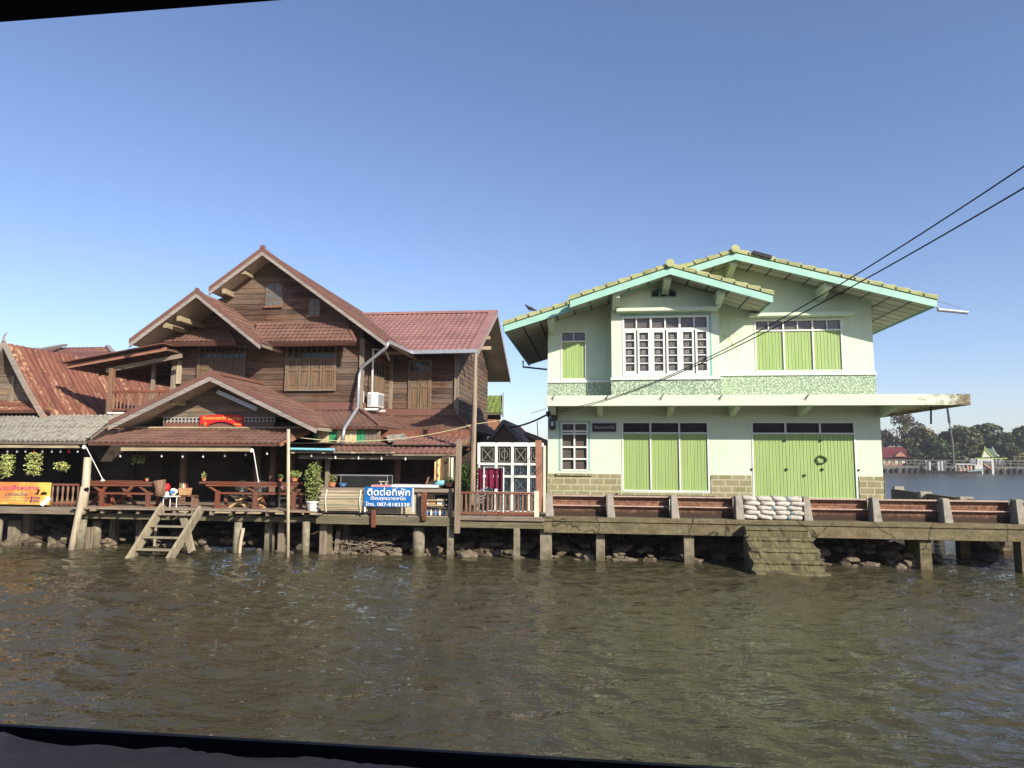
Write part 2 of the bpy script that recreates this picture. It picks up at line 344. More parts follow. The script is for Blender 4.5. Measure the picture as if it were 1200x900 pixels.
# ------------------------------------------------------------------ mesh helpers
OFF = {}
def tag(o, label, cat, group=None, kind=None):
    if label: o['label'] = label
    if cat: o['category'] = cat
    if group: o['group'] = group
    if kind: o['kind'] = kind
    return o
def thing(name, label, cat, loc=(0, 0, 0), group=None):
    o = bpy.data.objects.new(name, None); COL.objects.link(o); o.location = loc; o.empty_display_size = .2
    OFF[o.name] = Vector(loc); return tag(o, label, cat, group)
class MB:
    def __init__(s): s.v = []; s.f = []
    def add(s, vs, fs):
        n = len(s.v); s.v += [tuple(x) for x in vs]; s.f += [tuple(n + i for i in q) for q in fs]; return s
    def quad(s, a, b, c, d): return s.add([a, b, c, d], [(0, 1, 2, 3)])
    def box(s, x0, x1, y0, y1, z0, z1):
        x0, x1 = sorted((x0, x1)); y0, y1 = sorted((y0, y1)); z0, z1 = sorted((z0, z1))
        return s.add([(x, y, z) for z in (z0, z1) for y in (y0, y1) for x in (x0, x1)],
                     [(0, 2, 3, 1), (4, 5, 7, 6), (0, 1, 5, 4), (2, 6, 7, 3), (0, 4, 6, 2), (1, 3, 7, 5)])
    def hexa(s, b, t):      # b, t: four points each (bottom and top ring)
        return s.add(list(b) + list(t), [(3, 2, 1, 0), (4, 5, 6, 7), (0, 1, 5, 4), (1, 2, 6, 5), (2, 3, 7, 6), (3, 0, 4, 7)])
    def bar(s, p, q, w, h, up=(0, 0, 1)):
        p = Vector(p); q = Vector(q); d = (q - p).normalized(); up = Vector(up)
        if abs(d.dot(up)) > .95: up = Vector((0, 1, 0))
        a = d.cross(up).normalized() * w / 2; b = a.cross(d).normalized() * h / 2
        return s.hexa([p - a - b, p + a - b, q + a - b, q - a - b], [p - a + b, p + a + b, q + a + b, q - a + b])
    def tube(s, pts, r, n=8, cap=True):
        pts = [Vector(p) for p in pts]; rs = r if isinstance(r, (list, tuple)) else [r] * len(pts)
        rings = []; base = len(s.v); prev = None
        for i, p in enumerate(pts):
            d = (pts[min(i + 1, len(pts) - 1)] - pts[max(i - 1, 0)]).normalized()
            if prev is None:
                up = Vector((0, 0, 1)) if abs(d.z) < .9 else Vector((1, 0, 0)); a = d.cross(up).normalized()
            else: a = (prev - d * prev.dot(d)).normalized()
            prev = a; b = d.cross(a)
            for k in range(n):
                t = 2 * math.pi * k / n; s.v.append(tuple(p + (a * math.cos(t) + b * math.sin(t)) * rs[i]))
        for i in range(len(pts) - 1):
            for k in range(n):
                k2 = (k + 1) % n; s.f.append((base + i * n + k, base + i * n + k2, base + (i + 1) * n + k2, base + (i + 1) * n + k))
        if cap:
            s.f.append(tuple(base + k for k in range(n))[::-1]); e = base + (len(pts) - 1) * n; s.f.append(tuple(e + k for k in range(n)))
        return s
    def prism(s, poly, y0, y1):      # poly of (x, z), extruded in y
        n = len(poly)
        return s.add([(x, y0, z) for x, z in poly] + [(x, y1, z) for x, z in poly],
                     [tuple(range(n)), tuple(range(2 * n - 1, n - 1, -1))] + [(i, i + n, (i + 1) % n + n, (i + 1) % n) for i in range(n)])
    def prismx(s, poly, x0, x1):     # poly of (y, z), extruded in x
        n = len(poly)
        return s.add([(x0, y, z) for y, z in poly] + [(x1, y, z) for y, z in poly],
                     [tuple(range(n)), tuple(range(2 * n - 1, n - 1, -1))] + [(i, i + n, (i + 1) % n + n, (i + 1) % n) for i in range(n)])
    def lathe(s, c, prof, n=16):     # prof of (r, z)
        base = len(s.v); c = Vector(c)
        for r, z in prof:
            for k in range(n):
                t = 2 * math.pi * k / n; s.v.append((c.x + r * math.cos(t), c.y + r * math.sin(t), c.z + z))
        for i in range(len(prof) - 1):
            for k in range(n):
                k2 = (k + 1) % n; s.f.append((base + i * n + k, base + i * n + k2, base + (i + 1) * n + k2, base + (i + 1) * n + k))
        s.f.append(tuple(base + k for k in range(n))[::-1]); e = base + (len(prof) - 1) * n; s.f.append(tuple(e + k for k in range(n)))
        return s
    def slab(s, p, th):              # p: four points of the top face, closed slab going down along the normal
        p = [Vector(x) for x in p]; n = (p[1] - p[0]).cross(p[3] - p[0]).normalized()
        if n.z < 0: n = -n
        return s.hexa([q - n * th for q in p], p)
    def blob(s, c, r, seed=0, amp=.25, sub=1):
        bm = bmesh.new(); bmesh.ops.create_icosphere(bm, subdivisions=sub, radius=1)
        rr = random.Random(seed); o = Vector((rr.random() * 50, rr.random() * 50, rr.random() * 50))
        vs = []
        for v in bm.verts:
            k = 1 + amp * (mnoise.noise(v.co * 1.6 + o) * 2); vs.append((c[0] + v.co.x * r[0] * k, c[1] + v.co.y * r[1] * k, c[2] + v.co.z * r[2] * k))
        s.add(vs, [tuple(v.index for v in f.verts) for f in bm.faces]); bm.free(); return s
    def leaves(s, c, rad, n, size, rr, asp=.5):
        c = Vector(c)
        for _ in range(n):
            while True:
                d = Vector((rr.uniform(-1, 1), rr.uniform(-1, 1), rr.uniform(-1, 1)))
                if .15 < d.length < 1: break
            d = d.normalized() * (d.length ** .45)
            p = c + Vector((d.x * rad[0], d.y * rad[1], d.z * rad[2]))
            a = Vector((rr.gauss(0, 1), rr.gauss(0, 1), rr.gauss(0, .6))).normalized() * size * rr.uniform(.6, 1.3)
            b = a.cross(Vector((rr.gauss(0, 1), rr.gauss(0, 1), rr.gauss(0, 1)))).normalized() * a.length * asp
            s.add([p - a, p - b * .9, p + a, p + b * .9], [(0, 1, 2, 3)])
        return s
    def build(s, name, mat, parent=None, smooth=False, bevel=0, label=None, cat=None, group=None, kind=None):
        if parent is None:
            a = np.array(s.v); off = Vector(((a[:, 0].min() + a[:, 0].max()) / 2, (a[:, 1].min() + a[:, 1].max()) / 2, a[:, 2].min()))
            if kind == 'structure': off = Vector((0, 0, 0))
        else: off = OFF[parent.name]
        me = bpy.data.meshes.new(name); me.from_pydata([(x - off.x, y - off.y, z - off.z) for x, y, z in s.v], [], s.f); me.update()
        me.materials.append(MATS[mat])
        if smooth:
            for p in me.polygons: p.use_smooth = True
        o = bpy.data.objects.new(name, me); COL.objects.link(o)
        if parent is None: o.location = off
        else: o.parent = parent
        OFF[o.name] = off
        if bevel:
            m = o.modifiers.new('bevel', 'BEVEL'); m.width = bevel; m.segments = 2; m.limit_method = 'ANGLE'
        tag(o, label, cat, group, kind)
        return o
def dup(root, delta, label=None, parent=None):
    c = root.copy(); COL.objects.link(c)
    if parent is None: c.location = root.location + Vector(delta)
    else: c.parent = parent
    if label: c['label'] = label
    OFF[c.name] = OFF[root.name]
    for ch in [x for x in bpy.data.objects if x.parent == root]: dup(ch, (0, 0, 0), None, c)
    return c

def holes_wall(mb, x0, x1, z0, z1, y0, y1, holes):
    xs = sorted({x0, x1, *[h[0] for h in holes], *[h[1] for h in holes]}); zs = sorted({z0, z1, *[h[2] for h in holes], *[h[3] for h in holes]})
    inside = lambda x, z: any(h[0] < x < h[1] and h[2] < z < h[3] for h in holes)
    for i in range(len(xs) - 1):
        run = None
        for j in range(len(zs) - 1):
            if inside((xs[i] + xs[i + 1]) / 2, (zs[j] + zs[j + 1]) / 2):
                if run is not None: mb.box(xs[i], xs[i + 1], y0, y1, run, zs[j]); run = None
            elif run is None: run = zs[j]
        if run is not None: mb.box(xs[i], xs[i + 1], y0, y1, run, z1)
def siding(mb, xr, z0, z1, Y, holes=(), bh=.19, axis='x', rr=random, th=.022, sgn=-1):
    """lap siding: xr(z) gives the run of a row; boards of random length with open joints"""
    z = z0
    while z < z1 - .01:
        zt = min(z + bh, z1); a0, a1 = xr(z); b0, b1 = xr(zt)
        if max(b1 - b0, a1 - a0) < .03: break
        cuts = [a0]; x = a0 + rr.uniform(.8, 3)
        while x < a1 - .4: cuts.append(x); x += rr.uniform(1.4, 3.6)
        cuts.append(a1)
        for c0, c1 in zip(cuts[:-1], cuts[1:]):
            segs = [(c0, c1)]
            for h in holes:
                if h[2] < (z + zt) / 2 < h[3]:
                    ns = []
                    for s0, s1 in segs:
                        if h[1] <= s0 or h[0] >= s1: ns.append((s0, s1)); continue
                        if h[0] > s0: ns.append((s0, h[0]))
                        if h[1] < s1: ns.append((h[1], s1))
                    segs = ns
            for s0, s1 in segs:
                t0 = min(max(s0, b0), b1) if s0 == a0 else s0; t1 = max(min(s1, b1), b0) if s1 == a1 else s1
                t0 = max(t0, b0); t1 = min(t1, b1)
                if t1 < t0: t0 = t1 = (t0 + t1) / 2
                o = rr.uniform(0, .006); yb = Y + sgn * (th + o); yt = Y + sgn * (.004 + o); g = .003
                P = (lambda u, y, zz: (u, y, zz)) if axis == 'x' else (lambda u, y, zz: (y, u, zz))
                q = [P(s0 + g, yb, z), P(s1 - g, yb, z), P(t1 - g, yt, zt + .012), P(t0 + g, yt, zt + .012)]
                mb.add(q + [P(s0 + g, Y, z), P(s1 - g, Y, z)], [(0, 1, 2, 3), (4, 5, 1, 0)])
        z = zt
def tiles(mb, p0, p1, p2, p3, wave=.2, row=.33, amp=.022, step=.032, seg=6, jag=0):
    """profiled roof covering on the planar quad p0,p1 (eave) p2,p3 (ridge)"""
    p0, p1, p2, p3 = map(Vector, (p0, p1, p2, p3)); s = (p1 - p0).normalized()
    n = s.cross(p3 - p0).normalized()
    if n.z < 0: n = -n
    u = n.cross(s).normalized()
    if (p3 - p0).dot(u) < 0: u = -u
    f = lambda p: ((p - p0).dot(s), (p - p0).dot(u))
    L1 = f(p1)[0]; (s2, u2), (s3, u3) = f(p2), f(p3); H = max(u2, u3); rows = max(1, int(round(H / row)))
    for r in range(rows):
        ua, ub = H * r / rows, H * (r + 1) / rows
        la, lb = s3 * ua / u3, s3 * ub / u3; ra, rb = L1 + (s2 - L1) * ua / u2, L1 + (s2 - L1) * ub / u2
        w = max(ra - la, rb - lb)
        if w < .02: continue
        N = max(2, int(w / wave * seg)); base = len(mb.v)
        for i in range(N + 1):
            t = i / N
            for (l, rr_, uu, lift) in ((la, ra, ua, -.012), (la, ra, ua, step), (lb, rb, ub + .01, .002)):
                ss = l + (rr_ - l) * t; ph = ss / wave; d = amp * (1 - abs(math.sin(math.pi * ph)) ** 1.4) if lift != -.012 else 0
                d = amp * (.5 + .5 * math.cos(2 * math.pi * ph)) ** .8
                mb.v.append(tuple(p0 + s * ss + u * uu + n * (d + (lift if lift > -.01 else -.015))))
        for i in range(N):
            a = base + i * 3; b = a + 3
            mb.f.append((a + 1, b + 1, b + 2, a + 2)); mb.f.append((a, b, b + 1, a + 1))
    return mb
def roofside(root, p0, p1, p2, p3, tmat='tile_brown', under='soffit_wood', th=.09, wave=.2, row=.33, amp=.028, name='roof_slope'):
    """one slope: an underlay slab (the soffit) with the covering on top as its sub-part"""
    sb = MB().slab([Vector(p) - Vector((0, 0, .02)) for p in (p0, p1, p2, p3)], th).build(name, under, root)
    tiles(MB(), p0, p1, p2, p3, wave, row, amp).build('roof_covering', tmat, sb)
    return sb
def text(parent, s, mat, cx, y, cz, w, h, name='lettering', bold=.0, ext=.004, shear=0):
    cu = bpy.data.curves.new('t', 'FONT'); cu.body = s; cu.size = 1; cu.extrude = 0; cu.offset = 0; cu.shear = shear
    o = bpy.data.objects.new('t', cu); COL.objects.link(o); bpy.context.view_layer.update()
    me = bpy.data.meshes.new_from_object(o.evaluated_get(bpy.context.evaluated_depsgraph_get())); bpy.data.objects.remove(o)
    if len(me.vertices) == 0: return None
    a = np.array([v.co for v in me.vertices]); lo = a.min(0); hi = a.max(0); mb = MB()
    vs = [(cx + ((v[0] - lo[0]) / (hi[0] - lo[0]) - .5) * w, y, cz + ((v[1] - lo[1]) / (hi[1] - lo[1]) - .5) * h) for v in a]
    fs = [tuple(p.vertices) for p in me.polygons]; mb.add(vs, fs)
    if bold:
        for k, (dx, dz) in enumerate(((1, 0), (-1, 0), (0, 1), (0, -1))): q = bold * h * .7; mb.add([(x + dx * q, y_ + .0004 * (k + 1), z + dz * q) for x, y_, z in vs], fs)
    return mb.build(name, mat, parent)

# ================================================================== SETTING: water, banks, promenade
def graded(a, b, st, lo, hi, g=1.16):
    c = list(np.arange(a, b + 1e-6, st)); d = st; x = c[-1]
    while x < hi: d *= g; x += d; c.append(min(x, hi))
    d = st; x = a; l = []
    while x > lo: d *= g; x -= d; l.append(max(x, lo))
    return np.array(l[::-1] + c)
def make_water():
    xs = graded(-20, 15, .05, -2500, 2500); ys = graded(3.4, 20.5, .048, -60, 3500)
    X, Y = np.meshgrid(xs, ys); rs = np.random.RandomState(4); Z = np.zeros_like(X)
    Xw = X + .25 * np.sin(.9 * Y + 1.3 * np.sin(.4 * X)); Yw = Y + .22 * np.sin(.8 * X + 1.1 * np.sin(.5 * Y))
    for i in range(60):
        lam = .26 * (7.0 ** rs.rand()); k = 2 * math.pi / lam; th = rs.normal(1.25, .75); ph = rs.rand() * 6.28
        A = .0048 * lam ** .7
        q = np.sin(k * (Xw * math.cos(th) + Yw * math.sin(th)) + ph)
        Z += A * (q + .55 * q * q)
    patch = .72 + .28 * np.sin(.33 * X + 1.7 + .8 * np.sin(.27 * Y)) * np.sin(.41 * Y + .5 + .6 * np.sin(.21 * X))
    calm = np.clip((20.2 - Y) / 3.5, .45, 1)
    fade = np.clip((26 - np.abs(X + 1.5)) / 4, 0, 1) * np.clip((21.5 - Y) / 1.5, 0, 1) * np.clip((Y - 1) / 2, 0, 1)
    Z = Z * patch * calm * fade
    n, m = X.shape; idx = np.arange(n * m).reshape(n, m)
    V = np.stack([X, Y, Z], -1).reshape(-1, 3); Fq = np.stack([idx[:-1, :-1], idx[:-1, 1:], idx[1:, 1:], idx[1:, :-1]], -1).reshape(-1, 4)
    me = bpy.data.meshes.new('water'); me.vertices.add(len(V)); me.vertices.foreach_set('co', V.ravel())
    me.loops.add(Fq.size); me.loops.foreach_set('vertex_index', Fq.ravel()); me.polygons.add(len(Fq))
    me.polygons.foreach_set('loop_start', np.arange(0, Fq.size, 4)); me.polygons.foreach_set('loop_total', np.full(len(Fq), 4))
    me.update(calc_edges=True); me.validate(); me.materials.append(MATS['muddy_water'])
    me.polygons.foreach_set('use_smooth', np.ones(len(Fq), bool))
    o = bpy.data.objects.new('water', me); COL.objects.link(o); o['kind'] = 'structure'
make_water()
# near bank under the houses
g = MB(); rr = random.Random(3)
gx = np.arange(-70, 8.3, .6); gy = [18.7, 19.3, 20.0, 21, 22, 24, 27, 33, 36.5, 37.5]; gz = [-.6, -.12, .12, .32, .6, .75, .85, .9, .5, -.8]
b0 = 0
for x in gx:
    for y, z in zip(gy, gz): g.v.append((x, y + rr.uniform(-.1, .1), z + rr.uniform(-.07, .07)))
m_ = len(gy)
for i in range(len(gx) - 1):
    for j in range(m_ - 1): g.f.append((i * m_ + j, (i + 1) * m_ + j, (i + 1) * m_ + j + 1, i * m_ + j + 1))
g.build('ground', 'earth', kind='structure')
# far bank ground
g = MB(); g.box(-400, 900, 159.5, 600, -1, 1.5); g.build('far_bank', 'earth', kind='structure')

DZ = 1.17                                      # top of the promenade
YG = 21.2
# concrete promenade
g = MB(); g.box(X_(637, 18.2), 14.5, 18.2, 21.15, DZ - .12, DZ)
g.box(X_(637, 18.2), 14.5, 18.24, 18.5, DZ - .42, DZ - .12)
g.add([(8.35, 21.15, .92), (14.0, 21.15, .92), (11.9, 22.9, .92), (12.9, 33.0, .92), (8.35, 33.0, .92)] + [(8.35, 21.15, .8), (14.0, 21.15, .8), (11.9, 22.9, .8), (12.9, 33, .8), (8.35, 33, .8)],
      [(0, 1, 2, 3, 4), (9, 8, 7, 6, 5), (1, 6, 7, 2), (2, 7, 8, 3), (3, 8, 9, 4), (0, 5, 6, 1)])
for x in (1.5, 4.2, 6.9, 9.5, 12.2): g.box(x, x + .25, 18.5, 21.1, DZ - .4, DZ - .12)
g.build('promenade', 'concrete_old', kind='structure', bevel=.015)
# parapet: posts, brick panels and rails are one fence, the sandbags fill its gap
posts = [643, 714.6, 789, 864, 943, 1023, 1105, 1190]
t = thing('parapet', 'low brick parapet with tapered concrete posts and two rails along the promenade', 'parapet', (4, 18.4, DZ))
zt = Z_(789, 581, 18.3)
px_ = [X_(p, 18.35) for p in posts] + [X_(1275, 18.35), X_(1360, 18.35)]
for x in px_:
    g = MB(); rj = random.Random(int(x * 99)); a, b = .075, .10
    g.hexa([(x - a, 18.22, DZ), (x + b + .03, 18.22, DZ), (x + b + .03, 18.72, DZ), (x - a, 18.72, DZ)],
           [(x - a, 18.27, zt + .02), (x + a, 18.27, zt + .02), (x + a, 18.5, zt + .02), (x - a, 18.5, zt + .02)]).build('post', 'concrete', t, bevel=.012)
for i in range(len(px_) - 1):
    if i == 3: continue
    x0, x1 = px_[i] + .1, px_[i + 1] - .09
    MB().box(x0, x1, 18.56, 18.68, DZ - .02, zt - .09).build('brick_panel', 'laterite', t)
    MB().box(x0, x1, 18.42, 18.56 - .003, zt - .055, zt - .025).build('rail', 'rail_pink', t)
    MB().box(x0, x1, 18.44, 18.50, DZ + .275, DZ + .30).build('rail', 'rail_pink', t)
    MB().box(x0, x1, 18.557, 18.70, zt - .09, zt - .05).build('coping', 'concrete', t)
# back parapet along the river side
t = thing('parapet', 'mossy parapet on the river side of the promenade, behind the front one', 'parapet', (9, 26, DZ))
pa, pb = atz(1046, 573, 1.36), atz(1190, 592, 1.36)
MB().bar((pa.x, pa.y, 1.12), (pb.x, pb.y, 1.12), .14, .48).build('wall_panel', 'concrete_old', t)
for px, py in ((1052, 570), (1083, 576), (1130, 582)):
    p = atz(px, py, 1.44); MB().box(p.x - .2, p.x + .25, p.y - .12, p.y + .12, .85, 1.44).build('post', 'concrete', t, bevel=.02)
# piles
def pile(px, top, bot, wpx, mat, Y=18.4, lean=0, rnd=True, lab='', grp='piles holding up the wooden deck', cat='pile', nm='wooden_pile'):
    """a pile stands in the water at distance Y, wpx photo pixels wide"""
    x = X_(px, Y); z1 = Z_(px, top, Y); wd = wpx / F * Y / 2; g = MB(); rj = random.Random(int(px * 7))
    if rnd: g.tube([(x + lean, Y, -1.2), (x + lean * .55, Y, z1 * .4), (x, Y, z1)], [wd * 1.05, wd * rj.uniform(.94, 1.06), wd], 12)
    else: g.bar((x + lean, Y, -1.2), (x, Y, z1), wd * 2, wd * 2.0, (0, 1, 0))
    return g.build(nm, mat, label=lab, cat=cat, group=grp, bevel=0 if rnd else .01, smooth=rnd and mat != 'timber_z')
PW = 'wooden pile under the deck'
for a in [(3, 608, 640, 10, 'pile_concrete', 18.5, 0, True, 'pale round pile at the far left edge below the orange banner'),
          (22, 610, 636, 10, 'pile_concrete', 18.9, 0, False, 'square pile second from the left edge, below the orange banner'),
          (38, 600, 634, 9, 'timber_z', 19.2, -.1, False, 'dark slanting post behind the piles below the orange banner'),
          (99, 609, 648, 13, 'pile_concrete', 18.25, -.03, True, 'thick barnacled pile beside the leaning pale pole'),
          (108, 618, 645, 8, 'timber_z', 18.6, 0, False, 'thin square stub just right of the thick barnacled pile'),
          (118, 610, 640, 10, 'pile_concrete', 18.8, 0, True, 'round pile third from the leaning pale pole'),
          (138, 606, 637, 8, 'timber_z', 19.4, 0, False, 'dark timber pile just left of the ladder foot'),
          (169, 606, 640, 8, 'timber_z', 19.2, 0, False, 'timber pile seen through the ladder rungs'),
          (226, 604, 637, 9, 'timber_z', 19.6, 0, False, 'dark timber pile right behind the ladder stringer'),
          (282, 612, 656, 9, 'pile_concrete', 18.3, -.03, True, 'slim pale pile under the right counter, with a thin stake beside it'),
          (288, 619, 657, 4, 'pale_pole', 18.2, -.12, True, 'thin stake leaning against a slim pale pile'),
          (319, 608, 648, 9, 'pile_concrete', 18.9, 0, False, 'square pile left of the tall thin white pole'),
          (333, 608, 648, 7, 'timber_z', 18.9, 0, False, 'narrow square pile directly behind the tall thin white pole'),
          (361, 611, 653, 9, 'pile_concrete', 18.3, 0, True, 'round pile right of the tall thin white pole, below the white plant pot'),
          (382, 611, 648, 8, 'timber_z', 18.6, 0, False, 'pale timber post of a close pair below the bamboo mat'),
          (388.5, 612, 646, 6, 'beam_mossy', 18.7, 0, False, 'mossy timber post of a close pair below the bamboo mat'),
          (399, 622, 646, 5, 'timber_z', 18.9, -.14, False, 'short reddish stake leaning below the bamboo mat'),
          (408, 606, 640, 7, 'timber_z', 19.8, 0, False, 'dark pile set back behind the brush below the bamboo mat'),
          (492, 617, 651, 14, 'pile_concrete', 18.6, 0, True, 'thickest round concrete pile, below the right end of the blue banner'),
          (529, 617, 654, 7, 'pile_concrete', 18.3, 0, False, 'slim square pile below the foot of the dark timber post'),
          (606, 618, 656, 7, 'pile_concrete', 18.3, 0, False, 'slim square pile under the red-brown fence')]:
    pile(*a)
PG = 'piles holding up the concrete promenade'
for a in [(640, 618, 655, 13, 'pile_concrete', 18.5, 0, False, 'broken-edged square pile at the left end of the promenade'),
          (703, 620, 655, 10, 'pile_concrete', 18.6, 0, False, 'square pile below the green house sign'),
          (805, 624, 661, 11, 'pile_concrete', 18.5, 0, False, 'square pile left of the concrete steps'),
          (1077, 628, 665, 12, 'concrete_old', 18.5, 0, False, 'square front pile right of the house, first past the dark cellar'),
          (1063, 628, 652, 9, 'concrete_old', 21.0, 0, False, 'rear pile half hidden left of the first front pile'),
          (1096, 622, 645, 8, 'concrete_old', 26.0, 0, False, 'short rear pile farthest back between the front piles'),
          (1123, 628, 658, 10, 'concrete_old', 20.9, 0, False, 'middle pile of the right-hand group'),
          (1141, 626, 655, 7, 'concrete_old', 23.0, 0, False, 'slim pile right of the middle pile'),
          (1194, 630, 669, 14, 'concrete_old', 18.4, 0, False, 'square front pile at the right edge of the picture')]:
    pile(*a, grp=PG, nm='concrete_pile')
# steps
t0 = X_(871, 18.1, 620); t1 = X_(947, 18.1, 620)
g = MB(); rj = random.Random(5); ns = 5; N = 22
prof = []
y = 18.198; z = DZ - .13
ysteps = [18.198]; zsteps = [DZ - .14]
for yf, zt_ in ((17.96, DZ - .15), (17.66, .80), (17.34, .57), (17.02, .34), (16.68, .11)):
    ysteps += [yf, yf - .012, yf + .022, yf + .0]; zsteps += [zt_, zt_ - .07, zt_ - .085, zt_ - .225]
ysteps.append(16.75); zsteps.append(-.5)
base = 0
for i in range(N + 1):
    u = i / N
    for j, (yy, zz) in enumerate(zip(ysteps, zsteps)):
        xx = t0 + (t1 - t0) * u + (.05 * (zsteps[0] - zz)) * 0
        if i in (0, N): xx += rj.uniform(-.06, .06)
        k1 = mnoise.noise(Vector((i * .45, (j // 4) * .9, 3))) * .035 + mnoise.noise(Vector((i * 1.7, j * .6, 3))) * .02; k2 = mnoise.noise(Vector((i * .5, j * .9, 9))) * .022
        g.v.append((xx, yy + k1 * (j > 1), zz + k2 * (j > 1)))
m_ = len(ysteps)
for i in range(N):
    for j in range(m_ - 1): g.f.append((i * m_ + j, i * m_ + j + 1, (i + 1) * m_ + j + 1, (i + 1) * m_ + j))
for i in (0, N):
    k = len(g.v); g.v.append((g.v[i * m_][0], 18.198, -.4)); g.f.append(tuple([i * m_ + j for j in range(m_)] + [k])[::(1 if i else -1)])
g.build('concrete_steps', 'steps_mossy', label='worn mossy concrete steps going down from the promenade into the water', cat='steps')
# sandbags
rj = random.Random(11); zs = DZ; x0s = X_(869, 18.4); x1s = X_(939, 18.4); wbag = (x1s - x0s) / 4
rows = 5; hb = (zt - DZ) / rows
names = ['bottom', 'second', 'middle', 'fourth', 'top']; cols = ['far left', 'left middle', 'right middle', 'far right']
for r in range(rows):
    for c in range(4):
        g = MB(); sx = x0s + wbag * (c + .5) + (.05 if r % 2 else -.03); L = wbag * .56; bm = bmesh.new(); bmesh.ops.create_icosphere(bm, subdivisions=3, radius=1)
        tilt = rj.uniform(-.16, .02); off = Vector((rj.random() * 40, 0, 0)); vs = []
        for v in bm.verts:
            q = v.co; e = lambda a, p: math.copysign(abs(a) ** p, a)
            x, yy, z = e(q.x, .6) * L, e(q.y, .7) * .19, e(q.z, .75) * hb * .60
            n = mnoise.noise(q * 2.2 + off) * .022; z += n + tilt * x; yy += mnoise.noise(q * 4 + off) * .02
            vs.append((sx + x, 18.42 + yy + rj.uniform(-.002, .002), DZ + hb * (r + .5) + .01 + z))
        g.add(vs, [tuple(v.index for v in f.verts) for f in bm.faces]); bm.free()
        s = g.build('sandbag', 'sack', smooth=True, label=f'white woven sandbag, {names[r]} row, {cols[c]} of four in the parapet gap', cat='sandbag', group='sandbags filling the gap in the parapet')
        if c == 2 or (c == 1 and r in (2,)):
            xx = sx + L * .92; MB().tube([(xx, 18.24, DZ + hb * (r + .2)), (xx + .01, 18.235, DZ + hb * (r + .55)), (xx + .03, 18.26, DZ + hb * (r + .85))], [.006, .018, .006], 5).build('tie', 'sack_blue', s)
# rubble
g = MB(); rj = random.Random(8)
for i in range(950):
    x = rj.uniform(-18.5, 8.2); y = rj.uniform(18.62, 20.8)
    if -14.5 < x < -5.5 and rj.random() < .55: continue
    s = rj.uniform(.05, .19); z = max(-.05, (y - 18.85) * .33) + rj.uniform(-.03, .08)
    g.blob((x, y, z), (s * rj.uniform(.8, 1.6), s, s * rj.uniform(.5, .9)), i, .35)
for i in range(150):
    a = rj.random(); x = rj.uniform(8.1, 9.6); y = rj.uniform(20.5, 28); s = rj.uniform(.08, .24)
    g.blob((x, y, -.03), (s * 1.4, s, s * .7), i + 900, .3)
for i in range(60):
    p = atz(rj.uniform(1145, 1185), rj.uniform(634, 641), .1); s = rj.uniform(.15, .4); g.blob((p.x, p.y, .05 + rj.uniform(0, .25)), (s * 1.3, s, s * .8), i + 1500, .3)
for i, (px, py) in enumerate(((1094, 657), (1161, 658))):
    p = atz(px, py, 0); g.blob((p.x, p.y, 0), (.28, .2, .13), i + 1700, .3)
g.build('rubble', 'rock', kind='stuff', label='broken stones along the waterline under the decks', cat='rubble')
g = MB()
for i in range(420):
    x = rj.uniform(X_(400, 19), X_(462, 19)); y = rj.uniform(18.75, 19.7); z = rj.uniform(0, .34); a = Vector((rj.gauss(0, 1), rj.gauss(0, .6), rj.gauss(0, .35))).normalized() * rj.uniform(.08, .22)
    p = Vector((x, y, z + .02)); g.tube([p - a, p + a], .012, 4)
g.build('driftwood', 'timber', kind='stuff', label='heap of twigs and driftwood on the bank below the bamboo mat', cat='driftwood')

# ================================================================== GREEN HOUSE
H = thing('green_house', 'pale green two-storey concrete house with lime shutters, tiled gables and a wide ledge', 'house', (3.4, 21.2, .2))
XL, XR_ = X_(642, YG, 480), X_(1035, YG, 560)
WB = 6.2                                                    # depth of the house
YF, YB = 20.1, 28.0                                         # main roof front and back
XR, ZR = at(861, 297, YF).x, Z_(861, 297, YF)
XEL, ZEL = at(591, 382, YF).x, Z_(591, 382, YF)
XER, ZER = at(1097, 352.5, YF).x, Z_(1097, 352.5, YF)
def zmain(x): return ZR + (ZEL - ZR) * (XR - x) / (XR - XEL) if x < XR else ZR + (ZER - ZR) * (x - XR) / (XER - XR)
YBAY, YBF = 20.4, 19.37
BX0, BX1 = X_(716.5, YBAY, 400), X_(843, YBAY, 400)
XB, ZB = at(785, 314, YBF).x, Z_(785, 314, YBF)
XBL, ZBL = at(668, 353, YBF).x, Z_(668, 353, YBF)
XBR, ZBR = at(905, 347, YBF).x, Z_(905, 347, YBF)
def zbay(x): return ZB + (ZBL - ZB) * (XB - x) / (XB - XBL) if x < XB else ZB + (ZBR - ZB) * (x - XB) / (XBR - XB)
# ledge slab
LT, LB = Z_(800, 463, 19.95), Z_(800, 475.5, 19.95)
SX0, SX1 = X_(640, 19.95, 468), X_(1137.5, 19.95, 468)
g = MB(); g.box(SX0, SX1, 19.95, 20.07, LB, LT); g.box(SX0, SX1, 20.07, 21.2, LB + .06, LT - .08)
g.box(XR_ + .02, SX1, 21.2, 27.5, LB + .06, LT - .08); g.box(SX1 - .12, SX1, 20.07, 27.5, LB, LT)
g.build('ledge', 'slab_paint', H, bevel=.012)
for px in (645, 700, 783, 858, 940, 1040):
    x = X_(px, 20.6, 478); MB().hexa([(x, 20.09, LB - .01), (x + .16, 20.09, LB - .01), (x + .16, 21.199, LB - .26), (x, 21.199, LB - .26)],
                                    [(x, 20.09, LB + .061), (x + .16, 20.09, LB + .061), (x + .16, 21.199, LB + .061), (x, 21.199, LB + .061)]).build('bracket', 'stucco', H)
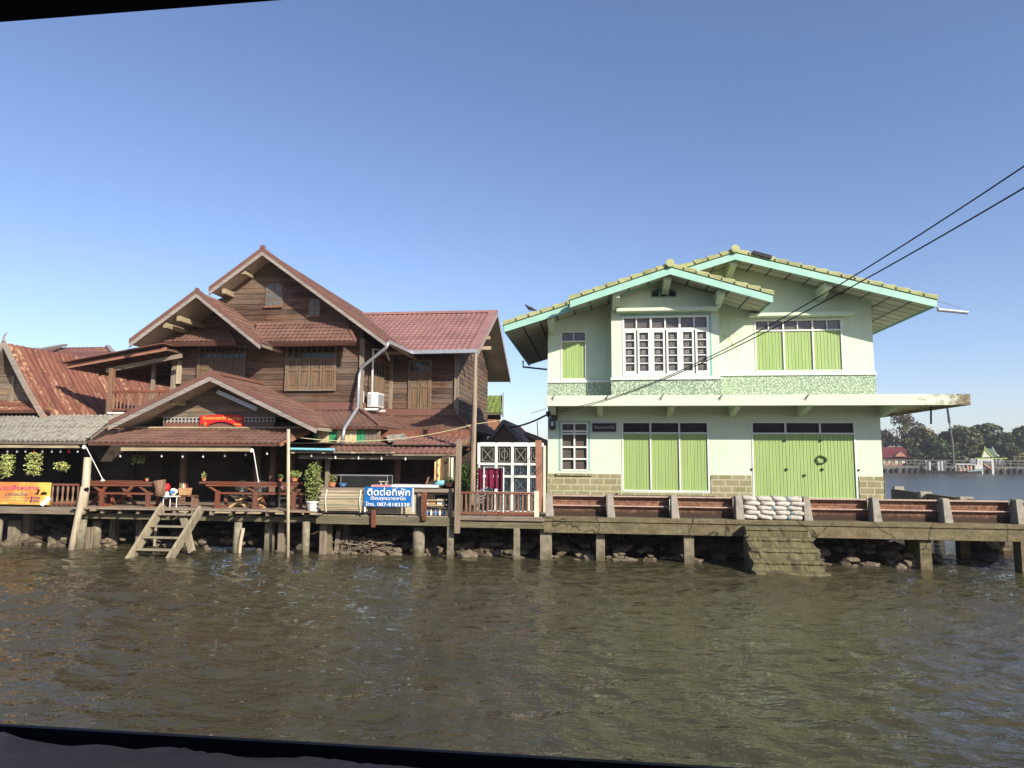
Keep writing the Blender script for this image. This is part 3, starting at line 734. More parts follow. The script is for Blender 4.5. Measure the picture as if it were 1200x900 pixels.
for px in (648, 711, 775, 844, 945):
    p = at(px, 465, 19.93); MB().tube([p + Vector((-.05, 0, -.06)), p + Vector((.02, -.03, 0)), p + Vector((.07, 0, .07))], .012, 5).tube([p + Vector((0, 0, 0)), p + Vector((0, 0, -.10))], .008, 4).build('hook', 'black_iron', H)
# openings
def R4(px0, py0, px1, py1, Y): a = at(px0, py0, Y); b = at(px1, py1, Y); return (a.x, b.x, b.z, a.z)
wd1 = R4(728.5, 494, 832, 577, YG); wd2 = R4(880, 494, 1006, 586, YG); wlw = R4(657, 495, 689.5, 552, YG)
wul = R4(657, 388.5, 687.5, 445, YG); wur = R4(883.5, 375, 989, 435, YG); wbay = R4(729, 371, 832, 440, YBAY)
g = MB(); holes_wall(g, XL, XR_, .9, LB + .1, YG, YG + .22, [wd1, wd2, wlw])
g.box(XL, XL + .22, YG + .22, YG + WB, .9, LB + .1); g.box(XR_ - .22, XR_, YG + .22, YG + WB, .9, LB + .1); g.box(XL, XR_, YG + WB - .2, YG + WB, .9, LB + .1)
g.build('lower_wall', 'stucco', H)
ZS = 7.02
UX1 = X_(1024, YG, 420)
g = MB(); holes_wall(g, BX0, UX1, LT - .1, ZS, YG, YG + .22, [wur]); holes_wall(g, XL, BX0, LT - .1, 6.78, YG, YG + .22, [wul])
th_ = .08
g.prism([(BX0, ZS), (UX1, ZS), (UX1, zmain(UX1) - th_), (XR, ZR - th_), (BX0, zmain(BX0) - th_)], YG, YG + .22)
g.prism([(XL, 6.78), (BX0, 6.78), (BX0, zmain(BX0) - th_), (XL, zmain(XL) - th_)], YG, YG + .22)
g.box(XL, XL + .22, YG + .22, YG + WB, LT - .1, zmain(XL) - th_); g.box(UX1 - .22, UX1, YG + .22, YG + WB, LT - .1, zmain(UX1) - th_)
g.prism([(XL, LT - .1), (UX1, LT - .1), (UX1, zmain(UX1) - th_), (XR, ZR - th_), (XL, zmain(XL) - th_)], YG + WB - .2, YG + WB)
g.build('upper_wall', 'stucco', H)
g = MB(); holes_wall(g, BX0, BX1, LT - .1, 6.99, YBAY, YBAY + .15, [wbay]); bz = .08
g.prism([(BX0, 6.99), (BX1, 6.99), (BX1, zbay(BX1) - bz), (XB, ZB - bz), (BX0, zbay(BX0) - bz)], YBAY, YBAY + .15)
g.box(BX0, BX0 + .15, YBAY + .15, YG, LT - .1, zbay(BX0) - bz); g.box(BX1 - .15, BX1, YBAY + .15, YG, LT - .1, zbay(BX1) - bz)
g.build('bay_wall', 'stucco', H)
# foundation and block plinth
MB().box(XL + .05, XR_ - .02, YG + .04, YG + WB, -.8, .9).build('foundation', 'far_dark', H)
pz = Z_(700, 555.5, YG)
for a, b in ((XL - .02, wd1[0] - .04), (wd1[1] + .04, wd2[0] - .04), (wd2[1] + .04, XR_ + .02)):
    MB().box(a, b, YG - .03, YG - .001, 1.0, pz).build('block_plinth', 'block', H)
MB().box(XR_ + .001, XR_ + .03, YG - .03, YG + WB, 1.0, pz).build('block_plinth', 'block', H)
MB().box(X_(652, YG), X_(694, YG), YG - .09, YG - .032, pz - .05, pz + .015).build('sill', 'block', H)
MB().box(wd1[0] - .15, wd1[1] + .15, YG - .16, YG - .032, wd1[2] - .1, wd1[2] - .03).build('doorstep', 'block', H)
# pebbledash bands and white string courses
zb0 = LT - .06; zbu = Z_(680, 448.5, YG); zbr = Z_(930, 440, YG); zbb = Z_(780, 445, YBAY)
MB().box(XL - .015, BX0, YG - .02, YG - .001, zb0, zbu).build('pebbledash_band', 'pebbledash', H)
MB().box(BX1 + .001, UX1 + .02, YG - .025, YG - .001, zb0, zbr).build('pebbledash_band', 'pebbledash', H)
MB().box(BX0 - .015, BX1 + .015, YBAY - .02, YBAY - .001, zb0, zbb).build('pebbledash_band', 'pebbledash', H)
MB().box(XL - .03, BX0, YG - .06, YG - .001, zbu, zbu + .075).build('string_course', 'white_paint', H)
MB().box(BX1 + .001, UX1 + .04, YG - .07, YG - .001, zbr, zbr + .08).build('string_course', 'white_paint', H)
MB().box(BX0 - .04, BX1 + .03, YBAY - .07, YBAY - .001, zbb, zbb + .06).build('string_course', 'white_paint', H)
# hoods over the windows
a = at(722, 365.5, YBAY); b = at(839.5, 365.5, YBAY); MB().box(a.x, b.x, YBAY - .30, YBAY - .001, a.z - .05, a.z + .05).build('window_hood', 'stucco', H, bevel=.01)
a = at(877, 371, YG); b = at(996, 371, YG); MB().box(a.x, b.x, YG - .30, YG - .001, a.z - .05, a.z + .05).build('window_hood', 'stucco', H, bevel=.01)

def frame_mb(r, Y, bars_x, bars_z, t=.05, d=.06, yo=0):
    g = MB(); x0, x1, z0, z1 = r; y0, y1 = Y - .015 + yo, Y + d + yo
    g.box(x0, x1, y0, y1, z1 - t, z1); g.box(x0, x1, y0, y1, z0, z0 + t)
    g.box(x0, x0 + t, y0, y1, z0 + t, z1 - t); g.box(x1 - t, x1, y0, y1, z0 + t, z1 - t)
    for x in bars_x: g.box(x - t / 2, x + t / 2, y0 + .002, y1, z0 + t, z1 - t)
    last = sorted([x0 + t / 2] + list(bars_x) + [x1 - t / 2])
    for z in bars_z:
        for a, b in zip(last[:-1], last[1:]): g.box(a + t / 2, b - t / 2, y0 + .004, y1, z - t / 2, z + t / 2)
    return g
def planks(r, Y, n, gap=.006, d=.022, tilt=0):
    g = MB(); x0, x1, z0, z1 = r; w = (x1 - x0) / n
    for i in range(n):
        yo = (.009 if i % 2 else 0)
        g.box(x0 + i * w + gap / 2, x0 + (i + 1) * w - gap / 2, Y + yo, Y + yo + d, z0, z1)
    return g
def green_window(r, Y, leaves, ztr, nplank, name='window', per=2, solid=False):
    x0, x1, z0, z1 = r; W = (x1 - x0) / leaves
    if solid:
        fm = frame_mb(r, Y, [], [ztr], .045)
        for i in range(1, leaves): fm.box(x0 + W * i - .022, x0 + W * i + .022, Y - .01, Y + .06, ztr + .023, z1 - .045)
        f = fm.build(name, 'white_paint', H)
    else: f = frame_mb(r, Y, [x0 + W * i for i in range(1, leaves)], [ztr], .045).build(name, 'white_paint', H)
    for i in range(leaves):
        e_ = .003 if solid else .03
        a, b = x0 + W * i + (e_ if i else .03), x0 + W * (i + 1) - (e_ if i < leaves - 1 else .03)
        MB().box(a, b, Y + .07, Y + .08, ztr, z1 - .03).build('pane', 'glass_brown' if per == 2 else 'glass_dark', f)
        if per == 2: MB().box((a + b) / 2 - .015, (a + b) / 2 + .015, Y + .02, Y + .069, ztr + .02, z1 - .045).build('glazing_bar', 'white_paint', f)
        planks((a, b, z0 + .03, ztr - .022), Y + .02, nplank).build('shutter', 'shutter_green', f)
    return f
ztr = Z_(672, 400, YG); f = green_window(wul, YG, 1, ztr, 10)
MB().box(wul[0] + .02, wul[1] - .02, YG + .12, YG + .2, wul[2], wul[3]).build('backing', 'dark_interior', f)
f = green_window(wur, YG, 3, Z_(936, 387, YG), 16)
f = green_window(wd1, YG, 3, Z_(780, 507.5, YG), 16, 'folding_door', 1)
f = green_window(wd2, YG, 3, Z_(944, 508, YG), 20, 'folding_door', 1, True)
for px, py in ((922, 550), (964, 550), (943, 557), (920, 516), (962, 516), (881, 550), (1006, 551)):
    p = at(px, py, YG - .005); MB().box(p.x - .025, p.x + .025, YG - .03, YG + .018, p.z - .03, p.z + .03).build('latch', 'black_iron', f)
p = at(962.5, 539, YG); g = MB(); th = [k * math.pi / 8 for k in range(17)]
for q in (.10, .115, .13): g.tube([(p.x + q * 1.2 * math.cos(a), YG - .012, p.z + q * math.sin(a) * (.95 + .1 * math.cos(3 * a))) for a in th], .009, 5)
g.tube([(p.x, YG - .012, p.z + .13), (p.x - .02, YG - .012, p.z + .3), (p.x - .01, YG - .02, p.z + .62)], .004, 4)
tag(g.build('wire_coil', 'leaf_deep'), 'small coil of green wire hanging on the wide green folding door', 'wire coil')
# lower left window: two panes over, six under, aqua surround
x0, x1, z0, z1 = wlw; zt2 = Z_(672, 506, YG)
MB().box(x0 - .06, x1 + .06, YG - .012, YG - .002, z1, z1 + .04).box(x0 - .05, x0, YG - .012, YG - .002, z0, z1).box(x1, x1 + .05, YG - .012, YG - .002, z0, z1).build('window_trim', 'aqua_trim', H)
f = frame_mb(wlw, YG, [(x0 + x1) / 2], [zt2 + .02, zt2 - .06, zt2 - .06 - (zt2 - .06 - z0) * .36, zt2 - .06 - (zt2 - .06 - z0) * .68], .05).build('window', 'white_paint', H)
MB().box(x0 + .02, x1 - .02, YG + .07, YG + .08, z0 + .02, z1 - .02).build('pane', 'glass_brown', f)
# bay window
x0, x1, z0, z1 = wbay; zt3 = Z_(780, 385.5, YBAY); W = (x1 - x0) / 3
MB().box(x0 - .06, x1 + .06, YBAY - .012, YBAY - .002, z1, z1 + .06).box(x1, x1 + .07, YBAY - .012, YBAY - .002, z0, z1).build('window_trim', 'aqua_trim', H)
f = frame_mb(wbay, YBAY, [x0 + W, x0 + 2 * W], [zt3], .06).build('bay_window', 'white_paint', H)
MB().box(x0 + .03, x1 - .03, YBAY + .075, YBAY + .085, z0 + .02, z1 - .02).build('pane', 'glass_brown', f)
g = MB(); gr = MB()
for i in range(3):
    xm = x0 + W * (i + .5); g.box(xm - .02, xm + .02, YBAY + .01, YBAY + .07, zt3 + .03, z1 - .06)
    for k in (0, 1):
        a = x0 + W * i + .035 + k * (W / 2 - .01); b = a + W / 2 - .05; t_ = .055; zz0, zz1 = z0 + .06, zt3 - .03
        g.box(a, a + t_, YBAY - .01, YBAY + .05, zz0, zz1); g.box(b - t_, b, YBAY - .01, YBAY + .05, zz0, zz1)
        g.box(a + t_, b - t_, YBAY - .01, YBAY + .05, zz0, zz0 + .09); g.box(a + t_, b - t_, YBAY - .01, YBAY + .05, zz1 - .07, zz1)
        ph = (zz1 - .07 - zz0 - .09) / 5; cx = (a + b) / 2
        for j in range(5):
            zc = zz0 + .09 + ph * (j + .5); gr = MB()
            if j: g.box(a + t_, b - t_, YBAY + .0, YBAY + .04, zc - ph / 2 - .014, zc - ph / 2 + .014)
            yy = YBAY + .066; s = ph * .27
            if j == 3: gr.tube([(cx + s * .7 * math.cos(q), yy, zc + s * math.sin(q)) for q in th], .006, 4)
            elif j in (2, 4):
                for d in (-1, 1): gr.box(cx + d * s * .5 - .005, cx + d * s * .5 + .005, yy, yy + .006, zc - s, zc + s).box(cx - s, cx + s, yy + .007, yy + .012, zc + d * s * .5 - .005, zc + d * s * .5 + .005)
            else:
                gr.tube([(cx + s * 1.1 * math.cos(q), yy, zc - s * .7 + s * 1.4 * math.sin(q)) for q in th[:9]], .006, 4); gr.tube([(cx, yy, zc - s), (cx, yy, zc + s * .5)], .006, 4)
            gr.build('grille', 'ink_grey', f)
g.build('casement', 'white_paint', f)
# gable vent
a = at(763, 349, YBAY); b = at(793, 349, YBAY); zc = Z_(778, 337.5, YBAY); zl = Z_(763, 341, YBAY)
v = MB().prism([(a.x, a.z), (b.x, a.z), (b.x, zl), ((a.x + b.x) / 2, zc + .02), (a.x, zl)], YBAY - .02, YBAY - .002).build('vent', 'aqua_trim', H)
wv = (b.x - a.x) / 3
for i in range(3):
    xa = a.x + wv * i + .025; xb = a.x + wv * (i + 1) - .025
    if i == 1:
        for k in range(3): MB().box(xa, xb, YBAY - .026, YBAY - .021, a.z + .03 + k * .09, a.z + .09 + k * .09).build('opening', 'dark_interior', v)
    else: MB().box(xa, xb, YBAY - .026, YBAY - .021, a.z + .03, zl - .045).build('opening', 'dark_interior', v); MB().add([(xa, YBAY - .026, zl - .03), (xb, YBAY - .026, zl - .03), (xb if i == 0 else xa, YBAY - .026, zl + .03)], [(0, 1, 2)]).build('opening', 'dark_interior', v)
# roofs
def groof(xa, za, xr, zr, xb, zb, y0, y1, nm, capw=.34, yl=None):
    yl = yl or y1
    for (x0, z0, x1, z1, yb) in ((xa, za, xr, zr, yl), (xb, zb, xr, zr, y1)):
        dn = Vector((0, 0, -.10))
        P = [Vector((x0, y0 + .03, z0)), Vector((x0, yb, z0)), Vector((x1, yb, z1)), Vector((x1, y0 + .03, z1))]
        sb = MB().slab(P, .10).build('roof_slope', 'soffit_batten', H)
        T = [p + Vector((0, 0, .05)) for p in P]
        if x0 < x1: tiles(MB(), T[1], T[0], T[3], T[2], .28, .33, .03, .03).build('roof_covering', 'tile_green', sb)
        else: tiles(MB(), T[0], T[1], T[2], T[3], .28, .33, .03, .03).build('roof_covering', 'tile_green', sb)
        # soffit panels
        g = MB(); L = abs(x1 - x0); nu = max(1, int(L / .5)); nv = max(1, int((yb - y0) / .42)); gp = .024
        for i in range(nu):
            for j in range(nv):
                u0, u1 = i / nu + gp / L / 1, (i + 1) / nu - gp / L; v0, v1 = y0 + .05 + (yb - y0 - .06) * j / nv + gp, y0 + .05 + (yb - y0 - .06) * (j + 1) / nv - gp
                q = lambda u, v: (x0 + (x1 - x0) * u, v, z0 + (z1 - z0) * u - .112)
                g.add([q(u0, v0), q(u1, v0), q(u1, v1), q(u0, v1)], [(3, 2, 1, 0)] if x1 > x0 else [(0, 1, 2, 3)])
        g.build('soffit', 'soffit_panel', sb)
        # eave board along the low edge
        MB().hexa([(x0 - .02, y0, z0 - .16), (x0 + .02, y0, z0 - .16), (x0 + .02, yb, z0 - .16), (x0 - .02, yb, z0 - .16)], [(x0 - .02, y0, z0 + .01), (x0 + .02, y0, z0 + .01), (x0 + .02, yb, z0 + .01), (x0 - .02, yb, z0 + .01)]).build('eave_board', 'aqua_trim', sb)
        # rake fascia
        MB().hexa([(x0, y0 - .03, z0 - .19), (x1, y0 - .03, z1 - .19), (x1, y0, z1 - .19), (x0, y0, z0 - .19)], [(x0, y0 - .03, z0 + .005), (x1, y0 - .03, z1 + .005), (x1, y0, z1 + .005), (x0, y0, z0 + .005)]).build('fascia', 'aqua', sb)
        # verge tiles, overlapping like steps
        g = MB(); n = int(L / capw); d = Vector((x1 - x0, 0, z1 - z0)) / n
        rj2 = random.Random(n)
        for k in range(n):
            A = Vector((x0, y0 + .08, z0 + .035)) + d * k - d * .12; B = A + d * 1.12; up = Vector((0, 0, 1)); A.z += rj2.uniform(-.008, .008)
            lift = .035
            hs = [(-.13, 0), (-.13, .075), (-.07, .12), (.07, .12), (.13, .075), (.13, .0)]
            vs = [(A.x, A.y + p, A.z + q + lift * (q > .05)) for p, q in hs] + [(B.x, B.y + p, B.z + q * .85) for p, q in hs]
            g.add(vs, [tuple(range(6)), tuple(range(11, 5, -1))] + [(i, i + 6, (i + 1) % 6 + 6, (i + 1) % 6) for i in range(6)])
        g.build('verge_tiles', 'tile_green', sb)
    MB().tube([(xr, y0 - .12, zr + .12), (xr, y0 + .05, zr + .10), (xr, y1, zr + .10)], .12, 12).build('ridge_cap', 'tile_green', H, smooth=False)
groof(XEL, ZEL, XR, ZR, XER, ZER, YF, YB, 'main', .36)
groof(XBL, ZBL, XB, ZB, XBR, ZBR, YBF, YG - .01, 'bay', .34, YF + .02)
a = at(884, 299, YF); MB().bar(at(881, 297, YF + .05), at(903, 303, YF + .05), .3, .1).build('patched_tiles', 'gutter_black', H)
def beam(px, Y0, Y1, zf, s=.17):
    x = X_(px, Y0, 350); z = zf(x) - .14
    MB().hexa([(x - s / 2, Y0, z - s * .8), (x + s / 2, Y0, z - s * .8), (x + s / 2, Y1, z - s * 1.9), (x - s / 2, Y1, z - s * 1.9)],
              [(x - s / 2, Y0, z), (x + s / 2, Y0, z), (x + s / 2, Y1, z), (x - s / 2, Y1, z)]).build('purlin_end', 'stucco', H, bevel=.01)
for px in (645, 861, 972): beam(px, YF + .16, YG - .001, zmain, .2)
for px in (722, 783, 846): beam(px, YBF + .2, YBAY - .001, zbay, .2)
# downpipe stub on the left, hanging gutter piece on the right
a = Vector((XEL + .02, YB, zmain(XEL) - .15)); zz = Z_(625, 433, 26.5)
p = at(613, 430, 26.6); q = at(641, 433, 26.2); MB().tube([p + Vector((0, 0, .25)), p, q], .035, 8).build('downpipe', 'black_iron', H)
p = at(1097, 352, YF); q = at(1099, 363, YF); r_ = at(1134, 366.5, YF); MB().tube([p, q], .025, 6).tube([q, r_], .05, 8).tube([p + Vector((.05, 0, -.02)), at(1126, 361, YF)], .008, 4).build('hanging_gutter', 'steel', H)
# hanging bits under the ledge at the right
for px, a_, b_ in ((1091, 480, 497),):
    MB().tube([at(px, a_ - 4, 21), at(px, b_, 21)], .025, 6).build('pipe_stub', 'black_iron', H)
g = MB(); p = at(1062, 490, 22)
g.tube([at(1057, 478, 22), p + Vector((-.1, 0, -.1))], .006, 4).tube([at(1065, 478, 22), p + Vector((.1, 0, -.1))], .006, 4).lathe(p + Vector((0, 0, -.5)), [(.02, .1), (.07, .15), (.10, .27), (.07, .4), (.03, .45)], 10)
tag(g.build('hanging_basket', 'sack'), 'pale woven ornament hanging on cords under the right end of the ledge', 'ornament')
# house sign
a = R4(694, 496, 722, 506, YG); f = MB().box(a[0] - .03, a[1] + .03, YG - .03, YG - .002, a[2] - .03, a[3] + .03).build('name_board', 'steel', None)
OFF[f.name] = f.location.copy(); tag(f, 'small dark name board with faint Thai lettering on the green house wall', 'sign')
MB().box(a[0], a[1], YG - .036, YG - .031, a[2], a[3]).build('plaque', 'plaque', f)
text(f, 'บ้านคุณนายเหนือ', 'ink_grey', (a[0] + a[1]) / 2, YG - .04, (a[2] + a[3]) / 2, (a[1] - a[0]) * .84, (a[3] - a[2]) * .5)
# meter box with cable bracket
t = thing('electricity_meter', 'black electricity meter box with cable bracket on the green house corner', 'meter', tuple(at(648, 500, 21.1)))
a = R4(644, 491, 651, 503, 21.1); MB().box(a[0], a[1], 21.0, 21.198, a[2], a[3]).build('case', 'black_iron', t, bevel=.01)
MB().box(a[0] + .05, a[1] - .05, 20.992, 20.999, a[2] + .1, a[3] - .08).build('window', 'steel', t)
p = at(652, 484, 21.0); MB().box(p.x - .03, p.x + .03, 20.9, 21.198, p.z - .2, p.z + .22).box(p.x - .32, p.x - .03, 20.97, 21.03, p.z - .02, p.z + .05).build('bracket', 'black_iron', t)
for dx in (-.25, -.12): MB().lathe((p.x + dx, 21.0, p.z - .12), [(.03, 0), (.05, .03), (.03, .08), (.05, .12), (.03, .17)], 8).build('insulator', 'black_iron', t)
# pigeon
g = MB(); p = at(620, 366, YF + .1); p.z = zmain(p.x) + .23
def bird(p):
    g = MB(); g.tube([p + Vector((-.13, 0, .20)), p + Vector((-.10, 0, .20)), p + Vector((-.06, 0, .16)), p + Vector((.0, 0, .11)), p + Vector((.08, 0, .075)), p + Vector((.16, 0, .045)), p + Vector((.23, 0, .03))], [.004, .025, .03, .055, .055, .03, .015], 8)
    g.tube([p + Vector((-.165, 0, .19)), p + Vector((-.13, 0, .20))], [.002, .010], 5)
    for s in (-.02, .02): g.tube([p + Vector((.01, s, -.01)), p + Vector((.01, s, .07))], .005, 4)
    return g
tag(bird(p).build('pigeon', 'bird_grey', smooth=True), 'dark pigeon perched on the left slope of the green tiled roof', 'bird')

# ================================================================== BROWN TIMBER HOUSE (upper storey, gables, wing)
B = thing('timber_house', 'dark weathered timber house with several brown tiled gables and a wing to the right', 'house', (-10.5, 24, .8))
YW, YMF = 22.0, 21.3
WX0, WX1 = X_(205, YW, 440), X_(424, YW, 440)
XM, ZM = at(308, 293, YMF).x, Z_(308, 293, YMF)
XMR, ZMR = at(453, 399.5, YMF).x, Z_(453, 399.5, YMF)
slm = (ZM - ZMR) / (XMR - XM)
XML = -13.0; ZML = ZM - slm * (XM - XML)
YG2 = 20.4
XG, ZG = at(231, 342, YG2).x, Z_(231, 342, YG2)
XGL, ZGL = at(152, 401, YG2).x, Z_(152, 401, YG2)
XGR, ZGR = at(305, 402, YG2).x, Z_(305, 402, YG2)
# walls
MB().box(WX0, WX1, YW + .03, YW + .12, 2.9, ZMR - .1).prism([(WX0, ZMR - .1), (WX1, ZMR - .1), (WX1, ZM - slm * (WX1 - XM) - .12), (XM, ZM - .12), (XML, ZML - .12), (WX0, ZML - .5)], YW + .03, YW + .12).build('wall_core', 'dark_interior', B)
g = MB(); rj = random.Random(21); Zt = ZMR + .35
siding(g, lambda z: (WX0, WX1), 3.4, Zt, YW + .03, rr=rj)
siding(g, lambda z: (max(WX0, XM - (ZM - .1 - z) / slm, XML), min(WX1, XM + (ZM - .1 - z) / slm)), Zt, ZM - .15, YW + .03, rr=rj)
g.build('wall', 'siding', B)
SX = WX1                                                    # east side wall of the main block
YWW = 25.2
g = MB(); siding(g, lambda z: (YW, YWW), 3.4, ZMR + .2, SX - .03, axis='y', rr=rj, sgn=1); g.build('wall', 'siding_side', B)
MB().box(SX - .12, SX - .03, YW + .12, 33, 2.9, ZMR + .2).box(WX0, WX0 + .1, YW + .12, 33, 2.9, ZMR + .3).box(WX0 + .1, SX - .12, 32.9, 33, 2.9, ZMR + .3).build('wall_core', 'dark_interior', B)
WRX = X_(536, YWW, 450)                                     # wing
WZ = Z_(560, 411, 24.1); WZR = Z_(575, 367, 28.8)
g = MB(); siding(g, lambda z: (SX, WRX), 3.4, WZ + .3, YWW, rr=rj); g.build('wall', 'siding', B)
g = MB()
siding(g, lambda z: (YWW, 32.4), 2.9, WZ + .2, WRX, axis='y', rr=rj, sgn=1)
siding(g, lambda z: (max(YWW, 28.8 - (WZR - .1 - z) / ((WZR - WZ) / 4.7)), min(32.4, 28.8 + (WZR - .1 - z) / ((WZR - WZ) / 4.7))), WZ + .2, WZR - .2, WRX, axis='y', rr=rj, sgn=1)
g.build('wall', 'siding_side', B)
MB().prismx([(YWW + .01, 2.9), (32.4, 2.9), (32.4, WZ + .3), (28.8, WZR - .15), (YWW + .01, WZ + .3)], SX + .01, WRX - .01).build('wall_core', 'dark_interior', B)
# corner posts
for x, y, z0, z1, w_ in ((WX0 - .02, YW - .02, 3.4, ZMR - .05, .16), (SX, YW - .02, 4.0, ZMR + .2, .15), (SX + .05, YWW - .04, 4.0, WZ + .1, .13), (WRX - .02, YWW - .04, 3.9, WZ + .1, .16), (X_(250, YW, 430) - 2.2, YW - .02, 4.0, 5.9, .1)):
    MB().box(x - w_ / 2, x + w_ / 2, y - .05, y + .06, z0, z1).build('corner_post', 'timber_z', B)
MB().box(X_(208, YW - .1, 440) - .06, X_(208, YW - .1, 440) + .10, YW - .09, YW - .03, Z_(208, 450, YW), Z_(208, 423, YW)).build('corner_post', 'pale_pole', B)
# big front gable and its neighbour
roofside(B, (XMR, YMF, ZMR), (XMR, 33.4, ZMR), (XM, 33.4, ZM), (XM, YMF, ZM))
roofside(B, (XML, 33.4, ZML), (XML, YMF, ZML), (XM, YMF, ZM), (XM, 33.4, ZM))
roofside(B, (XGL, 33.4, ZGL), (XGL, YG2, ZGL), (XG, YG2, ZG), (XG, 33.4, ZG))
roofside(B, (XGR, YG2, ZGR), (XGR, YW + .02, ZGR), (XG, YW + .02, ZG), (XG, YG2, ZG))
def barge(x0, z0, x1, z1, y, root, hi='trim_brown', lo='barge', h1=.10, h2=.15):
    a = MB().hexa([(x0, y - .05, z0 - h1 * .4), (x1, y - .05, z1 - h1 * .4), (x1, y + .12, z1 - h1 * .4), (x0, y + .12, z0 - h1 * .4)],
                  [(x0, y - .05, z0 + h1), (x1, y - .05, z1 + h1), (x1, y + .12, z1 + h1), (x0, y + .12, z0 + h1)]).build('verge_trim', hi, root)
    MB().hexa([(x0, y - .035, z0 - h1 * .4 - h2), (x1, y - .035, z1 - h1 * .4 - h2), (x1, y + .01, z1 - h1 * .4 - h2), (x0, y + .01, z0 - h1 * .4 - h2)],
              [(x0, y - .035, z0 - h1 * .4 - .002), (x1, y - .035, z1 - h1 * .4 - .002), (x1, y + .01, z1 - h1 * .4 - .002), (x0, y + .01, z0 - h1 * .4 - .002)]).build('bargeboard', lo, root)
barge(XML, ZML, XM, ZM, YMF, B); barge(XMR, ZMR, XM, ZM, YMF, B); barge(XGL, ZGL, XG, ZG, YG2, B); barge(XGR, ZGR, XG, ZG, YG2, B)
MB().box(XM - .07, XM + .07, YMF - .07, YMF + .05, ZM + .05, ZM + .15).build('ridge_cap', 'trim_brown', B); MB().box(XG - .05, XG + .05, YG2 - .06, YG2 + .05, ZG + .05, ZG + .12).build('ridge_cap', 'trim_brown', B)
# pale purlin ends under the eaves
for px, py, Y0, Y1 in ((262, 341, 21.42, 22.0), (285, 318, 21.4, 22.0), (209, 373, 20.5, 22.0), (193, 381, 20.5, 21.9)):
    p = at(px, py, Y0); MB().bar(p, (p.x, Y1, p.z + .0), .13, .17).build('purlin_end', 'beam_pale', B, bevel=.01)
# wall of the small gable
g = MB(); slg = (ZG - ZGR) / (XGR - XG)
siding(g, lambda z: (max(WX0, XG - (ZG - .12 - z) / slg), min(XM - .2, XG + (ZG - .12 - z) / slg)), 6.2, ZG - .2, YW - .04, rr=rj); g.build('wall', 'siding', B)
# pent roofs over the upper windows
p0, p1 = at(192, 401, 21.1), at(276, 400, 21.1); p3 = at(216, 386, 21.9); p2 = at(268, 384, 21.9); p1.z = p0.z; p2.z = p3.z
roofside(B, p0, p1, p2, p3, name='pent_roof', under='trim_brown', th=.14, wave=.17, row=.2)
p0, p1 = at(300, 401.5, 21.1), at(416, 400.5, 21.1); p3 = at(300, 379, 21.95); p2 = at(405, 379, 21.95); p1.z = p0.z; p2.z = p3.z
roofside(B, p0, p1, p2, p3, name='pent_roof', under='trim_brown', th=.14, wave=.17, row=.2)
MB().bar(p1, p2, .1, .1).build('hip_cap', 'trim_brown', B)
# lower skirt roofs
z0s, z1s = 3.60, 4.24
HC_ = Vector((X_(446, 20.0, 506), 20.0, z0s))
roofside(B, (-10.6, 20.0, z0s), HC_, (SX, YW, z1s), (-10.6, YW, z1s), name='skirt_roof', under='trim_brown', th=.04)
roofside(B, HC_, (HC_.x, 23.3, z0s), (SX, YWW, z1s), (SX, YW, z1s), name='skirt_roof', under='trim_brown', th=.04)
WE = X_(553, 23.3, 508)
roofside(B, (HC_.x, 23.3, z0s), (WE, 23.3, z0s), (WRX, YWW, z1s), (SX, YWW, z1s), name='skirt_roof', under='trim_brown', th=.04)
roofside(B, (WE, 23.3, z0s), (WE, 32, z0s), (WRX, 32, z1s), (WRX, YWW, z1s), name='skirt_roof', under='trim_brown', th=.04)
for a, b in ((HC_, (SX, YW, z1s)), ((WE, 23.3, z0s), (WRX, YWW, z1s)), ((HC_.x, 23.3, z0s), (SX, YWW, z1s))):
    a = Vector(a) + Vector((0, 0, .05)); b = Vector(b) + Vector((0, 0, .05)); MB().bar(a, b, .16, .06).build('hip_cap', 'trim_brown', B)
MB().box(SX, WRX, YWW - .10, YWW - .03, z1s + .02, z1s + .27).box(SX + .025, SX + .09, YW, YWW - .1, z1s + .02, z1s + .27).box(-10.6, SX, YW - .08, YW - .02, z1s + .02, z1s + .27).build('flashing', 'trim_brown', B)
# wing roof
EX = X_(560, 24.1, 411)
roofside(B, (XM + .2, 24.1, WZ), (EX, 24.1, WZ), (EX, 28.8, WZR), (XM + .2, 28.8, WZR), tmat='tile_pink', amp=.03, wave=.22, row=.36)
roofside(B, (EX, 33.5, WZ), (XM + .2, 33.5, WZ), (XM + .2, 28.8, WZR), (EX, 28.8, WZR), tmat='tile_pink')
for (ya, yb) in ((24.1, 28.8), (33.5, 28.8)):
    MB().hexa([(EX - .35, ya, WZ + .04), (EX + .03, ya, WZ + .04), (EX + .03, yb, WZR + .04), (EX - .35, yb, WZR + .04)], [(EX - .35, ya, WZ + .09), (EX + .03, ya, WZ + .09), (EX + .03, yb, WZR + .09), (EX - .35, yb, WZR + .09)]).build('verge_trim', 'tile_pink', B)
    MB().hexa([(EX, ya, WZ - .16), (EX + .03, ya, WZ - .16), (EX + .03, yb, WZR - .16), (EX, yb, WZR - .16)], [(EX, ya, WZ + .04), (EX + .03, ya, WZ + .04), (EX + .03, yb, WZR + .04), (EX, yb, WZR + .04)]).build('bargeboard', 'barge', B)
MB().box(XM + .3, EX + .03, 28.7, 28.9, WZR + .02, WZR + .12).build('ridge_cap', 'tile_pink', B)
for y, z in ((25.3, WZ + .2), (27.0, WZ + .9)): MB().box(WRX - .1, EX + .3 * (y < 26) - .02, y, y + .13, z - .02 + .05, z + .16).build('purlin_end', 'beam_pale', B)
